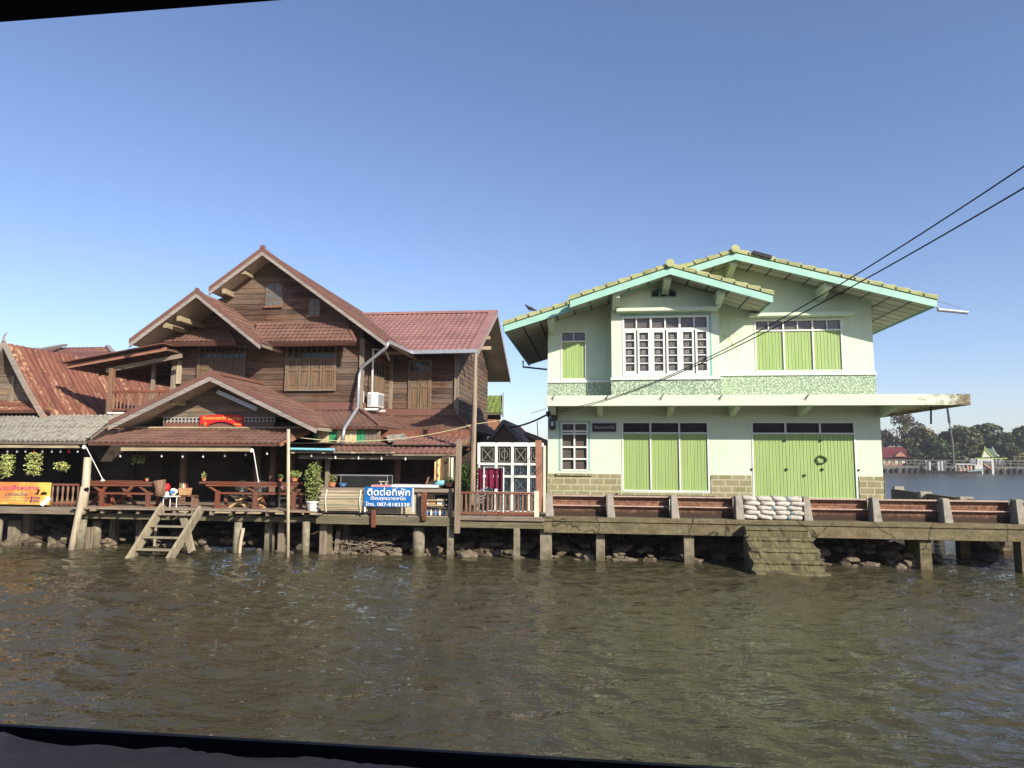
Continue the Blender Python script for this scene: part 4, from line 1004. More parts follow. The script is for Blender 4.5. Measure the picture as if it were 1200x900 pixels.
# gutters and the silver downpipe
g = MB(); g.bar((XMR + .05, YMF + .1, ZMR - .03), (XMR + .05, 24.04, WZ - .04), .12, .11).bar((XMR + .0, 24.04, WZ - .04), (EX, 24.04, WZ - .02), .12, .13); g.build('gutter', 'steel', B)
q = [at(455, 401, 21.3), at(453, 407, 21.3), at(424, 430, 21.85), at(421, 440, 21.85), at(419, 478, 21.4), at(403, 503, 19.75), at(401, 520, 19.7)]
MB().tube(q, .055, 10).build('downpipe', 'steel', B, smooth=True)
# windows and shutters
def wood_window(px0, py0, px1, py1, Y, leaves, pyt, name='window', mat='shutter_wood'):
    a = at(px0, py0, Y); b = at(px1, py1, Y); zt_ = Z_(px0, pyt, Y); x0, x1, z1, z0 = a.x, b.x, a.z, b.z; y = Y - .03
    g = MB(); g.box(x0 - .05, x1 + .05, y - .05, y, z1, z1 + .06).box(x0 - .05, x1 + .05, y - .05, y, z0 - .06, z0).box(x0 - .05, x0, y - .05, y, z0, z1).box(x1, x1 + .05, y - .05, y, z0, z1).box(x0, x1, y - .045, y, zt_ - .02, zt_ + .03)
    f = g.build(name, 'siding_grey', B); W = (x1 - x0) / leaves
    MB().box(x0, x1, y - .006, y - .001, zt_ + .03, z1).build('pane', 'glass_dark', f)
    g = MB()
    for i in range(leaves * 2 + 1):
        xx = x0 + (x1 - x0) * i / (leaves * 2); g.box(xx - .015, xx + .015, y - .03, y - .007, zt_ + .03, z1)
    g.box(x0, x1, y - .032, y - .031 + .02, (zt_ + z1) / 2 - .012, (zt_ + z1) / 2 + .012); g.build('glazing_bar', 'siding_grey', f)
    for i in range(leaves):
        xa, xb = x0 + W * i + .012, x0 + W * (i + 1) - .012; H_ = zt_ - .02 - z0; g = MB(); t_ = min(.07, W * .2)
        g.box(xa, xa + t_, y - .045, y - .004, z0, zt_ - .02).box(xb - t_, xb, y - .045, y - .004, z0, zt_ - .02)
        for u0, u1 in ((0, .08), (.60, .68), (.93, 1)): g.box(xa + t_, xb - t_, y - .044, y - .004, z0 + H_ * u0, z0 + H_ * u1)
        g.box(xa + t_, xb - t_, y - .018, y - .004, z0, zt_ - .02)
        for u0, u1 in ((.13, .55), (.73, .88)): g.box(xa + t_ + .03, xb - t_ - .03, y - .032, y - .018, z0 + H_ * u0, z0 + H_ * u1)
        g.build('shutter', mat, f)
    return f
wood_window(235, 408, 286, 452, YW - .02, 4, 421); wood_window(338, 407, 392, 456, YW, 4, 421); wood_window(481, 424, 504, 482, YWW, 2, 436)
# side window beside the air conditioner
a, b = 22.9, 24.3; f = MB().box(SX + .001, SX + .05, a, b, 4.35, 6.1).build('window', 'shutter_wood', B)
for k in range(4): y = a + .06 + k * .33; MB().box(SX + .051, SX + .07, y, y + .27, 4.42, 5.5).build('shutter', 'shutter_wood', f)
MB().box(SX + .051, SX + .056, a + .06, b - .06, 5.62, 6.04).build('pane', 'glass_dark', f)
for k in range(5): y = a + .05 + k * .32; MB().box(SX + .057, SX + .075, y, y + .03, 5.6, 6.06).build('glazing_bar', 'siding_grey', f)
# arched attic windows
def arch(px, pyt, pyb, hw, Y):
    a = at(px - hw, pyb, Y); b = at(px + hw, pyb, Y); zt_ = Z_(px, pyt, Y); r = (b.x - a.x) / 2; xc = (a.x + b.x) / 2; zs = zt_ - r * .75
    arc = [(xc + r * math.cos(t), zs + r * .75 * math.sin(t)) for t in [k * math.pi / 10 for k in range(11)]]
    f = MB().prism([(a.x, a.z)] + [(b.x, a.z)] + arc, Y - .03, Y - .001).build('attic_window', 'rail_wood', B)
    arc2 = [(xc + (r - .04) * math.cos(t), zs + (r * .75 - .04) * math.sin(t)) for t in [k * math.pi / 10 for k in range(11)]]
    MB().prism([(a.x + .04, a.z + .05), (b.x - .04, a.z + .05)] + arc2, Y - .036, Y - .031).build('pane', 'glass_grey', f)
    g = MB().box(xc - .014, xc + .014, Y - .055, Y - .037, a.z + .04, zt_ - .03)
    for u in (.3, .62): z = a.z + (zt_ - a.z) * u; g.box(a.x + .03, b.x - .03, Y - .05, Y - .0372, z - .012, z + .012)
    g.box(a.x - .03, b.x + .03, Y - .07, Y - .0375, a.z - .03, a.z + .03)
    g.build('glazing_bar', 'rail_wood', f)
arch(321, 331, 360, 10, YW); arch(368.5, 350, 371, 7, YW)
MB().bar(at(262, 330, YW - .03), at(262, 331, YW - .03), .01, .01)
# porch gable in front
YP = 18.9
XP, ZP = at(247, 439, YP).x, Z_(247, 439, YP); XPL, ZPL = at(128, 497, YP).x, Z_(128, 497, YP); XPR, ZPR = at(371, 500, YP).x, Z_(371, 500, YP)
roofside(B, (XPR, YP, ZPR), (XPR, YW, ZPR), (XP, YW, ZP), (XP, YP, ZP), name='porch_roof'); roofside(B, (XPL, YW, ZPL), (XPL, YP, ZPL), (XP, YP, ZP), (XP, YW, ZP), name='porch_roof')
barge(XPL, ZPL, XP, ZP, YP, B); barge(XPR, ZPR, XP, ZP, YP, B)
MB().box(XP - .09, XP + .09, YP, YW, ZP + .03, ZP + .13).build('ridge_cap', 'trim_brown', B)
p = at(201, 471, YP + .2); MB().bar(p, (p.x, 19.9, p.z), .12, .15).build('purlin_end', 'beam_pale', B)
YQ = 19.75; slp = (ZP - ZPR) / (XPR - XP); zq = Z_(247, 489, YQ); zq2 = Z_(247, 502, YQ)
g = MB(); siding(g, lambda z: (XP - (ZP - .1 - z) / slp, XP + (ZP - .1 - z) / slp), zq, ZP - .2, YQ, rr=rj, bh=.16); g.build('wall', 'siding_grey', B)
MB().prism([(XP - (ZP - .15 - zq) / slp, zq), (XP + (ZP - .15 - zq) / slp, zq), (XP, ZP - .15)], YQ + .01, YQ + .06).build('wall_core', 'dark_interior', B)
xq0, xq1 = X_(192, YQ, 490), X_(322, YQ, 490)
MB().box(xq0, xq1, YQ - .02, YQ + .02, zq2 - .2, zq2 + .17).build('panel_board', 'trim_brown', B)
g = MB(); zl0, zl1 = zq2 + .175, zq - .0
g.box(xq0, xq1, YQ - .015, YQ + .015, zl1 - .03, zl1)
n = 30
for i in range(n + 1):
    x = xq0 + (xq1 - xq0) * i / n; g.box(x - .012, x + .012, YQ - .01, YQ + .01, zl0, zl1 - .03)
    if i < n: m = x + (xq1 - xq0) / n / 2; z_ = (zl0 + zl1) / 2; g.bar((x, YQ, zl0), (x + (xq1 - xq0) / n, YQ, z_ + .02), .012, .012).bar((x + (xq1 - xq0) / n, YQ, zl0), (x, YQ, z_ + .02), .012, .012)
g.build('lattice', 'ink_grey', B)
# unlit tube lamp hanging along the porch rake
t = thing('tube_lamp', 'white unlit tube lamp fixed slanting under the porch gable', 'lamp', tuple(at(278, 468, 19.3)))
a, b = at(255, 458.5, 19.4), at(301, 479, 19.4); MB().bar(a, b, .05, .09).build('housing', 'plastic_white', t); MB().tube([a + Vector((0, -.05, -.05)), b + Vector((0, -.05, -.05))], .022, 8).build('tube', 'plastic_white', t)
# red sign on the porch
x0, x1 = X_(233, 19.6, 490), X_(283.5, 19.6, 490); z1 = Z_(258, 486, 19.6); z0 = Z_(258, 500.5, 19.6); hh = z1 - z0; ww = x1 - x0
poly = [(x0, z1 - .02), (x0 + .01, z0), (x0 + ww * .16, z0 + .01)] + [(x0 + ww * (.16 + .68 * k / 10), z0 + .02 + hh * .40 * math.sin(math.pi * k / 10) ** .7) for k in range(1, 10)] + [(x0 + ww * .86, z0 + .02), (x0 + ww * .95, z0), (x1 - .02, z0 + .02), (x1, z1 - .06), (x1 - ww * .12, z1), (x0 + ww * .5, z1 + .01)]
sg = MB().prism(poly, 19.66, 19.70).build('shop_sign', 'sign_red'); tag(sg, 'red arched wooden sign with yellow Thai lettering on the porch gable', 'sign')
text(sg, 'ร้านคุณนายเหนือ', 'sign_gold', x0 + ww * .34, 19.655, z1 - hh * .27, ww * .54, hh * .36, bold=.015); text(sg, 'โบราณ', 'sign_gold', x0 + ww * .80, 19.655, z1 - hh * .27, ww * .28, hh * .30, bold=.015)
text(sg, 'โฮมสเตย์', 'sign_gold', x1 - ww * .12, 19.654, z0 + hh * .26, ww * .17, hh * .20, bold=.01); MB().box(x0 + ww * .03, x0 + ww * .13, 19.652, 19.659, z0 + hh * .08, z0 + hh * .24).build('picture', 'leaf_deep', sg)
MB().tube([(x0 + ww * .13, 19.65, z0 + hh * .12), (x0 + ww * .12, 19.65, z0 + hh * .42), (x0 + ww * .17, 19.65, z0 + hh * .30)], .008, 5).build('figure', 'sign_gold', sg)
# tiled awning over the open front
p0, p1 = at(103, 519, 18.5), at(328, 519.5, 18.5); p3, p2 = at(150, 503, 19.7), at(352, 503, 19.7); z = (p0.z + p1.z) / 2; p0.z = p1.z = z; z = (p2.z + p3.z) / 2; p2.z = p3.z = z
roofside(B, p0, p1, p2, p3, name='porch_awning', under='trim_brown', wave=.19, row=.26, amp=.028, th=.06)
MB().bar(p3 + Vector((0, 0, .05)), p2 + Vector((0, 0, .05)), .1, .05).build('flashing', 'beam_pale', B)
a = p1 + Vector((.02, .0, 0)); b = at(363, 505, 20.2); c_ = p2 + Vector((.1, .3, 0)); MB().slab([a, b, c_, p2 + Vector((0, 0, .01))], .05).build('hip_sheet', 'tile_brown', B); MB().bar(a + Vector((0, -.02, -.03)), b + Vector((0, -.02, -.03)), .05, .10).build('fascia_board', 'fascia_orange', B)
a, b = at(143, 525, 18.65), at(294, 525.5, 18.65); MB().box(a.x, b.x, 18.6, 18.68, a.z - .08, a.z + .08).build('awning_beam', 'beam_pale', B)
MB().box(p0.x - .9, p1.x + 1.3, 18.62, 21.9, p0.z + .0, p0.z + .03).build('ceiling', 'dark_interior', B)  # unseen ceiling, stretched left and forward to stop sun leaking onto the back wall
# low front wall strip with green and cream boards
a = at(368, 503, 20.25); b = at(446, 519, 20.25); g1 = MB(); g2 = MB(); g3 = MB(); n = 17; wv = (b.x - a.x) / n
for i in range(n):
    gb = MB(); gb.box(a.x + i * wv + .006, a.x + (i + 1) * wv - .006, 20.23 + (i % 3) * .008, 20.26, b.z - .25, a.z + .02); gb.build(*(('green_board', 'shutter_green_old') if i in (0, 4, 5, 11, 12) else ('bare_board', 'siding_grey') if i > 12 else ('cream_board', 'shutter_cream_old')), B)
a = at(446, 507, 20.9); b = at(550, 520, 20.9); MB().box(a.x, b.x, 20.9, 20.94, b.z - .2, a.z + .1).build('rusty_sheet', 'rust_sheet', B)
p = at(461, 517, 20.5); MB().slab([at(455, 518, 20.4), at(478, 515, 20.2), at(474, 508, 20.8), at(452, 510, 20.8)], .03).build('loose_sheet', 'sheet_grey', B)
# lower awning over the shop, two lengths
def awn(a0, a1, b1, b0, Y0, Y1, m='tile_dusty'):
    p0, p1 = at(*a0, Y0), at(*a1, Y0); p3, p2 = at(*b0, Y1), at(*b1, Y1); z = (p0.z + p1.z) / 2; p0.z = p1.z = z; z = (p2.z + p3.z) / 2; p2.z = p3.z = z
    roofside(B, p0, p1, p2, p3, m, 'timber', .05, .17, .5, .028, 'shop_awning'); return p0, p1, p2, p3
awn((341, 528), (462, 528.5), (450, 519), (362, 519), 18.7, 20.25)
q_ = awn((452, 530), (534, 533), (551, 510), (470, 510), 18.75, 21.2)
a = at(340, 526, 18.6); b = at(392, 527, 18.6); MB().tube([a, b], .035, 8).build('rain_pipe', 'pipe_blue', B)
for px in (344, 380, 414, 437, 460): p = at(px, 530.5, 18.72); MB().box(p.x - .05, p.x + .05, 18.66, 20, p.z - .02, p.z + .03).build('rafter_end', 'beam_pale', B)
a = at(350, 535, 18.9); b = at(525, 537, 18.9); MB().box(a.x, b.x, 18.9, 19.0, a.z - .06, a.z + .05).build('lintel', 'timber', B)
# shop interior, shade put into its near-black colour: back wall, side walls and ceiling
MB().box(X_(0, 21.8), X_(556, 21.8), 21.80, 21.88, 1.0, 3.6).build('back_wall', 'siding_shade', B)
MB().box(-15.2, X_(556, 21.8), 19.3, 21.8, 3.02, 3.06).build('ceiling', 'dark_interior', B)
for px in (372, 383): MB().box(X_(px, 19.4) - .06, X_(px, 19.4) + .06, 19.4, 19.5, 1.2, 3.0).build('post', 'timber_z', B)
for px in (213, 300, 318, 465, 340): x = X_(px, 19.9); MB().box(x - .07, x + .07, 19.9, 20.04, 1.2, 3.1).build('post', 'siding_red', B)
x = X_(300, 19.9)
for px0, px1, m in ((130, 155, 'siding_grey'), (172, 188, 'siding_red'), (256, 290, 'siding_grey'), (395, 430, 'siding_red'), (440, 462, 'siding_grey')):
    MB().box(X_(px0, 21.7), X_(px1, 21.7), 21.74, 21.8, 1.2, 2.9).build('door', 'siding_shade', B)
# balcony and lean-to on the left
y0 = 20.9; a0, a1 = at(79, 429, y0), at(196, 408, y0); b0_ = at(128, 441, 27.5); b1_ = at(208, 447, 24)
sl = (a1.z - a0.z) / (a1.x - a0.x)
P = [a0, a1, Vector((a1.x + .7, 26.0, a1.z + .2 + sl * .7 - .35)), Vector((a0.x + .7, 26.0, a0.z - .15))]
sb = MB().slab(P, .03).build('lean_to_roof', 'sheet_dark', B)
g = MB()
for k in range(9): u = k / 8; p, q = P[0].lerp(P[1], u), P[3].lerp(P[2], u); g.bar(p - Vector((0, 0, .06)), q - Vector((0, 0, .06)), .04, .05)
for k in (.25, .5, .75): p, q = P[0].lerp(P[3], k), P[1].lerp(P[2], k); g.bar(p - Vector((0, 0, .11)), q - Vector((0, 0, .11)), .05, .06)
g.build('rafters', 'siding_red', sb)
MB().bar(a0 - Vector((0, .03, .03)), a1 - Vector((0, .03, .03)), .03, .12).build('fascia_board', 'fascia_orange', sb)
MB().bar(a0 + Vector((-.1, .0, .09)), a1 + Vector((0, 0, .13)), .5, .03).build('roof_covering', 'trim_brown', sb)
a = at(125, 434, 21.3); b = at(213, 417, 21.3); MB().bar(a, b, .08, .14).build('tie_beam', 'timber', sb)
a = at(131, 437, 21.2); b = at(126, 486, 21.2); MB().box(a.x - .07, a.x + .07, 21.15, 21.29, b.z, a.z + .15).build('balcony_post', 'rail_wood', B)
MB().box(a.x - .14, a.x + .10, 21.2, 21.34, b.z, Z_(131, 459, 21.2)).build('balcony_post', 'rail_wood', B)
zr1, zr0 = Z_(150, 458.5, 21.2), Z_(150, 481, 21.2); xb = X_(208, 21.2, 470)
r_ = MB().box(a.x, xb, 21.18, 21.26, zr1 - .05, zr1 + .03).box(a.x, xb, 21.18, 21.26, zr0, zr0 + .06).build('balcony_rail', 'red_wood', B)
g = MB(); n = 17
for i in range(n): x = a.x + .12 + (xb - a.x - .12) * i / n; g.tube([(x, 21.22, zr0 + .06), (x, 21.22, zr0 + .18), (x, 21.22, zr1 - .2), (x, 21.22, zr1 - .05)], [.025, .035, .022, .03], 6)
g.build('balusters', 'rail_wood', r_)
MB().box(a.x - .1, xb + .2, 21.3, 26, zr0 - .16, zr0 - .06).build('balcony_floor', 'timber', B); MB().box(a.x, a.x + .6, 21.1, 21.16, zr0 - .12, zr0 - .06).build('balcony_edge', 'plastic_white', B)
MB().box(a.x + .3, xb + .2, 24.0, 24.06, zr0 - .06, zr1 - .1).build('stored_boards', 'siding_grey', B)
# air conditioner with bracket and pipe
t = thing('air_conditioner', 'white outdoor air conditioner unit on a bracket at the inner corner of the timber house', 'air conditioner', tuple(at(434, 480, 22.6)))
a = at(427, 460, 22.3); b = at(443, 477, 22.3)
MB().box(SX + .14, SX + .50, 22.2, 22.95, b.z, a.z).build('case', 'plastic_white', t, bevel=.02)
MB().lathe((0, 0, 0), [(.2, 0), (.2, .01)], 20)
c_ = Vector((SX + .32, 22.19, (a.z + b.z) / 2)); g = MB()
for k in range(9): z = b.z + .05 + k * .045; g.box(SX + .17, SX + .29, 22.185, 22.199, z, z + .02)
for k in range(10): y = 22.26 + k * .065; g.box(SX + .501, SX + .515, y, y + .03, b.z + .05, a.z - .05)
g.build('grille', 'steel', t)
MB().box(SX + .02, SX + .55, 22.1, 22.16, b.z - .12, b.z - .05).box(SX + .02, SX + .55, 22.9, 22.96, b.z - .12, b.z - .05).box(SX + .02, SX + .08, 22.1, 22.96, b.z - .12, b.z - .01).box(SX + .02, SX + .08, 22.0, 22.06, b.z - .12, a.z + .02).build('bracket', 'plastic_white', t)
MB().tube([(SX + .2, 22.5, a.z), (SX + .2, 22.5, Z_(432, 409, 22.5)), (SX + .5, 23.0, Z_(432, 409, 22.5)), (SX + .5, 23.4, Z_(445, 420, 23.0))], .04, 8).build('pipe', 'plastic_white', t, smooth=True)

# ================================================================== neighbour on the far left, roofs behind
L = thing('timber_house', 'far left timber house with a steep curved rusty sheet roof and grey awning', 'house', (-20, 22, .8))
Yl = 20.3
pts = [(5, 402), (16, 425), (30, 452), (46, 480), (62, 504)]
P = [at(a, b, Yl) for a, b in pts]; YLb = 30.0
g = MB(); wv = .10
for k in range(len(P) - 1):
    tiles(g, (P[k + 1].x, Yl, P[k + 1].z), (P[k + 1].x, YLb, P[k + 1].z), (P[k].x, YLb, P[k].z), (P[k].x, Yl, P[k].z), .25, 9, .028, .0)
g.build('roof', 'rust_sheet', L)
g = MB(); xr_ = P[0].x
for k in range(len(P) - 1): g.slab([(P[k + 1].x, Yl + .02, P[k + 1].z - .03), (P[k + 1].x, YLb, P[k + 1].z - .03), (P[k].x, YLb, P[k].z - .03), (P[k].x, Yl + .02, P[k].z - .03)], .05)
for k in range(len(P) - 1): g.slab([(2 * xr_ - P[k].x, Yl + .02, P[k].z - .03), (2 * xr_ - P[k].x, YLb, P[k].z - .03), (2 * xr_ - P[k + 1].x, YLb, P[k + 1].z - .03), (2 * xr_ - P[k + 1].x, Yl + .02, P[k + 1].z - .03)], .05)
g.build('roof_boarding', 'timber_y', L)
for s in (1, -1):
    g = MB()
    for k in range(len(P) - 1):
        x0, x1 = xr_ + s * (P[k].x - xr_), xr_ + s * (P[k + 1].x - xr_); z0, z1 = P[k].z, P[k + 1].z
        g.hexa([(x0 - s * .0, Yl - .05, z0 - .14), (x1, Yl - .05, z1 - .14), (x1, Yl + .01, z1 - .14), (x0, Yl + .01, z0 - .14)], [(x0 + s * .03, Yl - .05, z0 + .10), (x1 + s * .03, Yl - .05, z1 + .08), (x1 + s * .03, Yl + .01, z1 + .08), (x0 + s * .03, Yl + .01, z0 + .10)])
    g.build('bargeboard', 'barge', L)
MB().tube([P[0] + Vector((0, -.02, .05)), P[0] + Vector((-.02, -.02, .22)), P[0] + Vector((.10, -.02, .38))], [.05, .035, .006], 6).build('finial', 'barge', L)
g = MB(); zb = Z_(20, 472, 20.9); rj = random.Random(4)
siding(g, lambda z: (2 * xr_ - np.interp(z, [P[4].z, P[0].z], [P[4].x, P[0].x]) + .1, np.interp(z, [P[4].z, P[0].z], [P[4].x, P[0].x]) - .25 - .3 * (P[0].z - z > 1)), zb - .1, P[0].z - .5, 20.9, rr=rj, bh=.2); g.build('wall', 'siding_grey', L)
p = at(15, 456, 20.85); MB().box(p.x - .06, p.x + .04, 20.82, 20.87, zb, p.z + .45).build('batten', 'timber_z', L)
p0, p1 = at(-60, 482, 20.35), at(60, 483, 20.35); p3, p2 = at(-60, 470, 20.9), at(48, 471, 20.9); p1.z = p0.z; p2.z = p3.z
roofside(L, p0, p1, p2, p3, 'rust_sheet', 'trim_brown', .05, .2, .3, .02, 'pent_roof')
MB().box(-23, -17.7, 20.95, 30, 1.0, 3.9).build('wall_core', 'dark_interior', L)
p0, p1 = at(-90, 517, 18.5), at(100, 515, 18.5); p3, p2 = at(-90, 487, 20.6), at(141, 486, 20.6); p1.z = p0.z; p2.z = p3.z
sb = roofside(L, p0, p1, p2, p3, 'sheet_grey', 'timber_y', .05, .16, 1.3, .035, 'awning')
a = at(-60, 521.5, 18.62); b = at(93, 521.5, 18.62); MB().box(a.x, b.x, 18.58, 18.66, a.z - .07, a.z + .07).build('awning_beam', 'beam_pale', L)
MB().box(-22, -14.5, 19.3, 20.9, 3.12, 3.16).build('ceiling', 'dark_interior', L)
MB().box(-26, X_(0, 21.8) + .1, 21.80, 21.88, 1.0, 3.6).build('back_wall', 'siding_shade', L)
x = X_(97, 18.6); MB().box(x - .05, x + .08, 18.6, 18.7, 3.0, 3.2).build('bracket', 'dark_interior', L)
def bghouse(px0, pxr, px1, pe, pr, Y, Yb, mat, wall, lab, name='house', side=None, z0=.8):
    t = thing(name, lab, 'house', (at(pxr, pe, Y).x, Y, z0)); a, r, b = at(px0, pe, Y), at(pxr, pr, Y), at(px1, pe, Y)
    roofside(t, (b.x, Y, b.z), (b.x, Yb, b.z), (r.x, Yb, r.z), (r.x, Y, r.z), mat, 'timber_y', .08); roofside(t, (a.x, Yb, a.z), (a.x, Y, a.z), (r.x, Y, r.z), (r.x, Yb, r.z), mat, 'timber_y', .08)
    g = MB(); sl = (r.z - b.z) / (b.x - r.x); sl2 = (r.z - a.z) / (r.x - a.x); rj = random.Random(int(px0))
    siding(g, lambda z: (max(a.x + .3, r.x - (r.z - .1 - z) / sl2), min(b.x - .3, r.x + (r.z - .1 - z) / sl)), z0, r.z - .2, Y + .25, rr=rj); g.build('wall', wall, t)
    MB().box(a.x + .3, b.x - .3, Y + .27, Yb - .3, z0, min(a.z, b.z)).prism([(a.x + .3, min(a.z, b.z)), (b.x - .3, min(a.z, b.z)), (r.x, r.z - .2)], Y + .27, Y + .7).build('wall_core', 'dark_interior', t)
    for p in (a, b): MB().hexa([(p.x, Y - .03, p.z - .16), (r.x, Y - .03, r.z - .16), (r.x, Y, r.z - .16), (p.x, Y, p.z - .16)], [(p.x, Y - .03, p.z + .05), (r.x, Y - .03, r.z + .05), (r.x, Y, r.z + .05), (p.x, Y, p.z + .05)]).build('bargeboard', 'barge', t)
    return t
bghouse(566, 590, 617, 524, 492, 27.5, 34, 'tile_dusty', 'fascia_orange', 'small reddish gabled timber house in the gap between the two big houses')
bghouse(585, 617, 650, 521, 507, 31.5, 36, 'tile_dusty', 'cowhide', 'low gabled roof just left of the green house, behind the patio')
t = thing('house', 'narrow house with a steep mossy green roof behind the timber wing', 'house', tuple(at(575, 540, 33)))
p0, p1 = at(540, 484, 33.8), at(588, 485, 33.8); p3, p2 = at(540, 464, 36), at(588.5, 464, 36); p1.z = p0.z; p2.z = p3.z
roofside(t, p0, p1, p2, p3, 'tile_moss', 'timber', .08, .25, .3)
MB().bar(p1 + Vector((.05, 0, -.1)), p2 + Vector((.05, 0, .05)), .06, .25).build('bargeboard', 'timber', t)
a, b = at(560, 486, 34), at(586, 540, 34)
g = MB(); siding(g, lambda z: (a.x - 3, b.x), 1.0, a.z + .2, 34.2, rr=rj); g.build('wall', 'siding_grey', t)
for px in (565, 577): x = X_(px, 34, 500); MB().box(x - .25, x + .25, 34.12, 34.17, Z_(px, 508, 34), Z_(px, 491, 34)).build('shutter', 'fascia_orange', t)
t = thing('house', 'rusty roofed house behind the curved red roof at the far left', 'house', tuple(at(90, 440, 32)))
p0, p1 = at(20, 424, 27), at(140, 424, 27); p3, p2 = at(34, 408, 32), at(126, 405.5, 32); p1.z = p0.z; p2.z = p3.z
roofside(t, p0, p1, p2, p3, 'rust_sheet', 'timber', .08, .25, 5, .02)
MB().bar(p1 + Vector((-.05, 0, .05)), p2 + Vector((0, 0, .05)), .2, .12).build('verge_trim', 'barge', t); a, b = at(44, 414, 27.5), at(76, 406.5, 31.8); MB().bar(a + Vector((0, 0, .15)), b + Vector((0, 0, .1)), .22, .1).build('ridge_strip', 'barge', t)
MB().box(p0.x + .5, p1.x - .4, 28, 34, .8, p0.z + .2).build('wall', 'siding_grey', t)

# ================================================================== WOODEN DECKS on the left
D0 = 1.2; YD = 18.2
def deck(px0, px1, zt_, lab, y0, y1, ragged=.0, beam=None, along='x'):
    t = thing('wooden_deck', lab, 'deck', ((X_(px0, 18.2) + X_(px1, 18.2)) / 2, 18.2, zt_)); x0, x1 = X_(px0, 18.2), X_(px1, 18.2); rj = random.Random(px0 + 5); g = MB(); y = y0
    while y < y1:
        w_ = rj.uniform(.13, .22); a = x0; 
        while a < x1 - .05:
            b = min(x1, a + rj.uniform(1.4, 3.2))
            if x1 - b < .5: b = x1
            dz = rj.uniform(-.008, .008); yy = rj.uniform(-ragged, ragged) if y < y0 + .1 else 0
            g.box(a + .008, b - .008, y + yy + .006, y + w_ - .006, zt_ - .04 + dz, zt_ + dz); a = b
        y += w_
    g.build('planks', 'deck_wood', t)
    for (bz0, bz1, mat, by) in beam: MB().box(x0, x1, by, by + .11, zt_ + bz0, zt_ + bz1).build('beam', mat, t, bevel=.008)
    g = MB(); x = x0 + .3
    while x < x1 - .1: g.box(x, x + .08, y0 + .06, y1, zt_ - .16, zt_ - .042); x += .55
    g.build('joists', 'timber_y', t)
    return t
deck(-70, 91, 1.19, 'wooden deck with a heavy grey edge beam below the orange banner', 18.3, 21.8, 0, [(-.19, .0, 'timber', 18.18)])
d = deck(91, 372, 1.22, 'ragged open plank deck with the ladder and the two long counters', 18.05, 21.8, .07, [(-.34, -.18, 'beam_mossy', 18.34)])
rj = random.Random(2)
for i in range(9):
    x = X_(rj.uniform(96, 372), 18.1); MB().box(x, x + rj.uniform(.12, .3), 17.97, 18.4, 1.13, 1.17).build('joist_end', 'beam_pale', d)
deck(372, 538, 1.12, 'plank deck with a mossy beam under the bamboo mat and blue banner', 18.25, 21.8, 0, [(-.25, -.02, 'beam_mossy', 18.2)])
d = deck(538, 638, 1.14, 'small patio deck behind the red-brown fence', 18.25, 23.5, 0, [(-.10, .0, 'timber', 18.16), (-.30, -.13, 'beam_mossy', 18.22)])
for px, z0, z1, m in ((439, 588, 616, 'red_wood_z'), (497, 577, 613, 'red_wood_z')): pass
for px, pa, pb, lab in ((438, 597, 618, 'short rusty bracket post bolted below the blue banner'), (498, 577, 610, 'short red post beside the open shelf')):
    a, b = at(px, pa, 18.12), at(px, pb, 18.12); MB().box(a.x - .06, a.x + .05, 18.1, 18.18, b.z, a.z).build('short_post', 'red_wood_z', label=lab, cat='post', bevel=.008)
# orange massage banner and its railing
x0, x1 = X_(-12, 18.3), X_(63.5, 18.3); z1, z0 = Z_(30, 565, 18.3), Z_(30, 591, 18.3); W, Hh = x1 - x0, z1 - z0; vx0 = X_(0, 18.3); vw = x1 - vx0
g = MB(); N = 24
for i in range(N + 1):
    for j in range(4): g.v.append((x0 + W * i / N, 18.22 + .008 * math.sin(i * .9 + j), z0 + Hh * j / 3))
for i in range(N):
    for j in range(3): g.f.append((i * 4 + j, i * 4 + 4 + j, i * 4 + 5 + j, i * 4 + 1 + j))
bn = g.build('banner', 'banner_orange', smooth=True, label='orange and yellow massage banner with pink and dark Thai lettering', cat='banner')
ty = 18.195
text(bn, 'นวดเพื่อสุขภาพ', 'ink_pink', vx0 + vw * .42, ty, z0 + Hh * .74, vw * .74, Hh * .28, bold=.02)
text(bn, 'นวดแผนไทย', 'ink_navy', vx0 + vw * .38, ty, z0 + Hh * .48, vw * .40, Hh * .17, bold=.015)
text(bn, 'นวดไทย  Thai massage', 'ink_navy', vx0 + vw * .37, ty, z0 + Hh * .31, vw * .48, Hh * .09)
text(bn, 'นวดเท้า  Foot massage', 'ink_navy', vx0 + vw * .36, ty, z0 + Hh * .19, vw * .48, Hh * .09)
text(bn, '฿250', 'ink_navy', vx0 + vw * .74, ty, z0 + Hh * .31, vw * .17, Hh * .11, bold=.02); text(bn, '฿200', 'ink_navy', vx0 + vw * .73, ty, z0 + Hh * .17, vw * .17, Hh * .11, bold=.02)
text(bn, 'เปิดบริการทุกวัน', 'ink_red', vx0 + vw * .40, ty, z0 + Hh * .065, vw * .30, Hh * .07)
for cx, cz in ((.03, .14), (.0, .3), (.93, .14), (.88, .06), (.97, .27)):
    g = MB(); c_ = Vector((vx0 + vw * cx, 18.2, z0 + Hh * cz))
    for k in range(5): q = k * 1.257; g.add([(c_.x + .05 * math.cos(q) + .035 * math.cos(u), 18.199 - .0006 * k, c_.z + .05 * math.sin(q) + .035 * math.sin(u)) for u in [m * .785 for m in range(8)]], [tuple(range(8))])
    g.build('printed_flower', 'ink_white', bn)
g = MB(); c_ = Vector((vx0 + vw * .80, 18.197, z0 + Hh * .52)); g.add([(c_.x - .17, ty, c_.z - .03), (c_.x - .03, ty, c_.z - .03), (c_.x + .02, ty, c_.z + .10), (c_.x - .05, ty, c_.z + .12), (c_.x - .09, ty, c_.z)], [(0, 1, 2, 3, 4)])
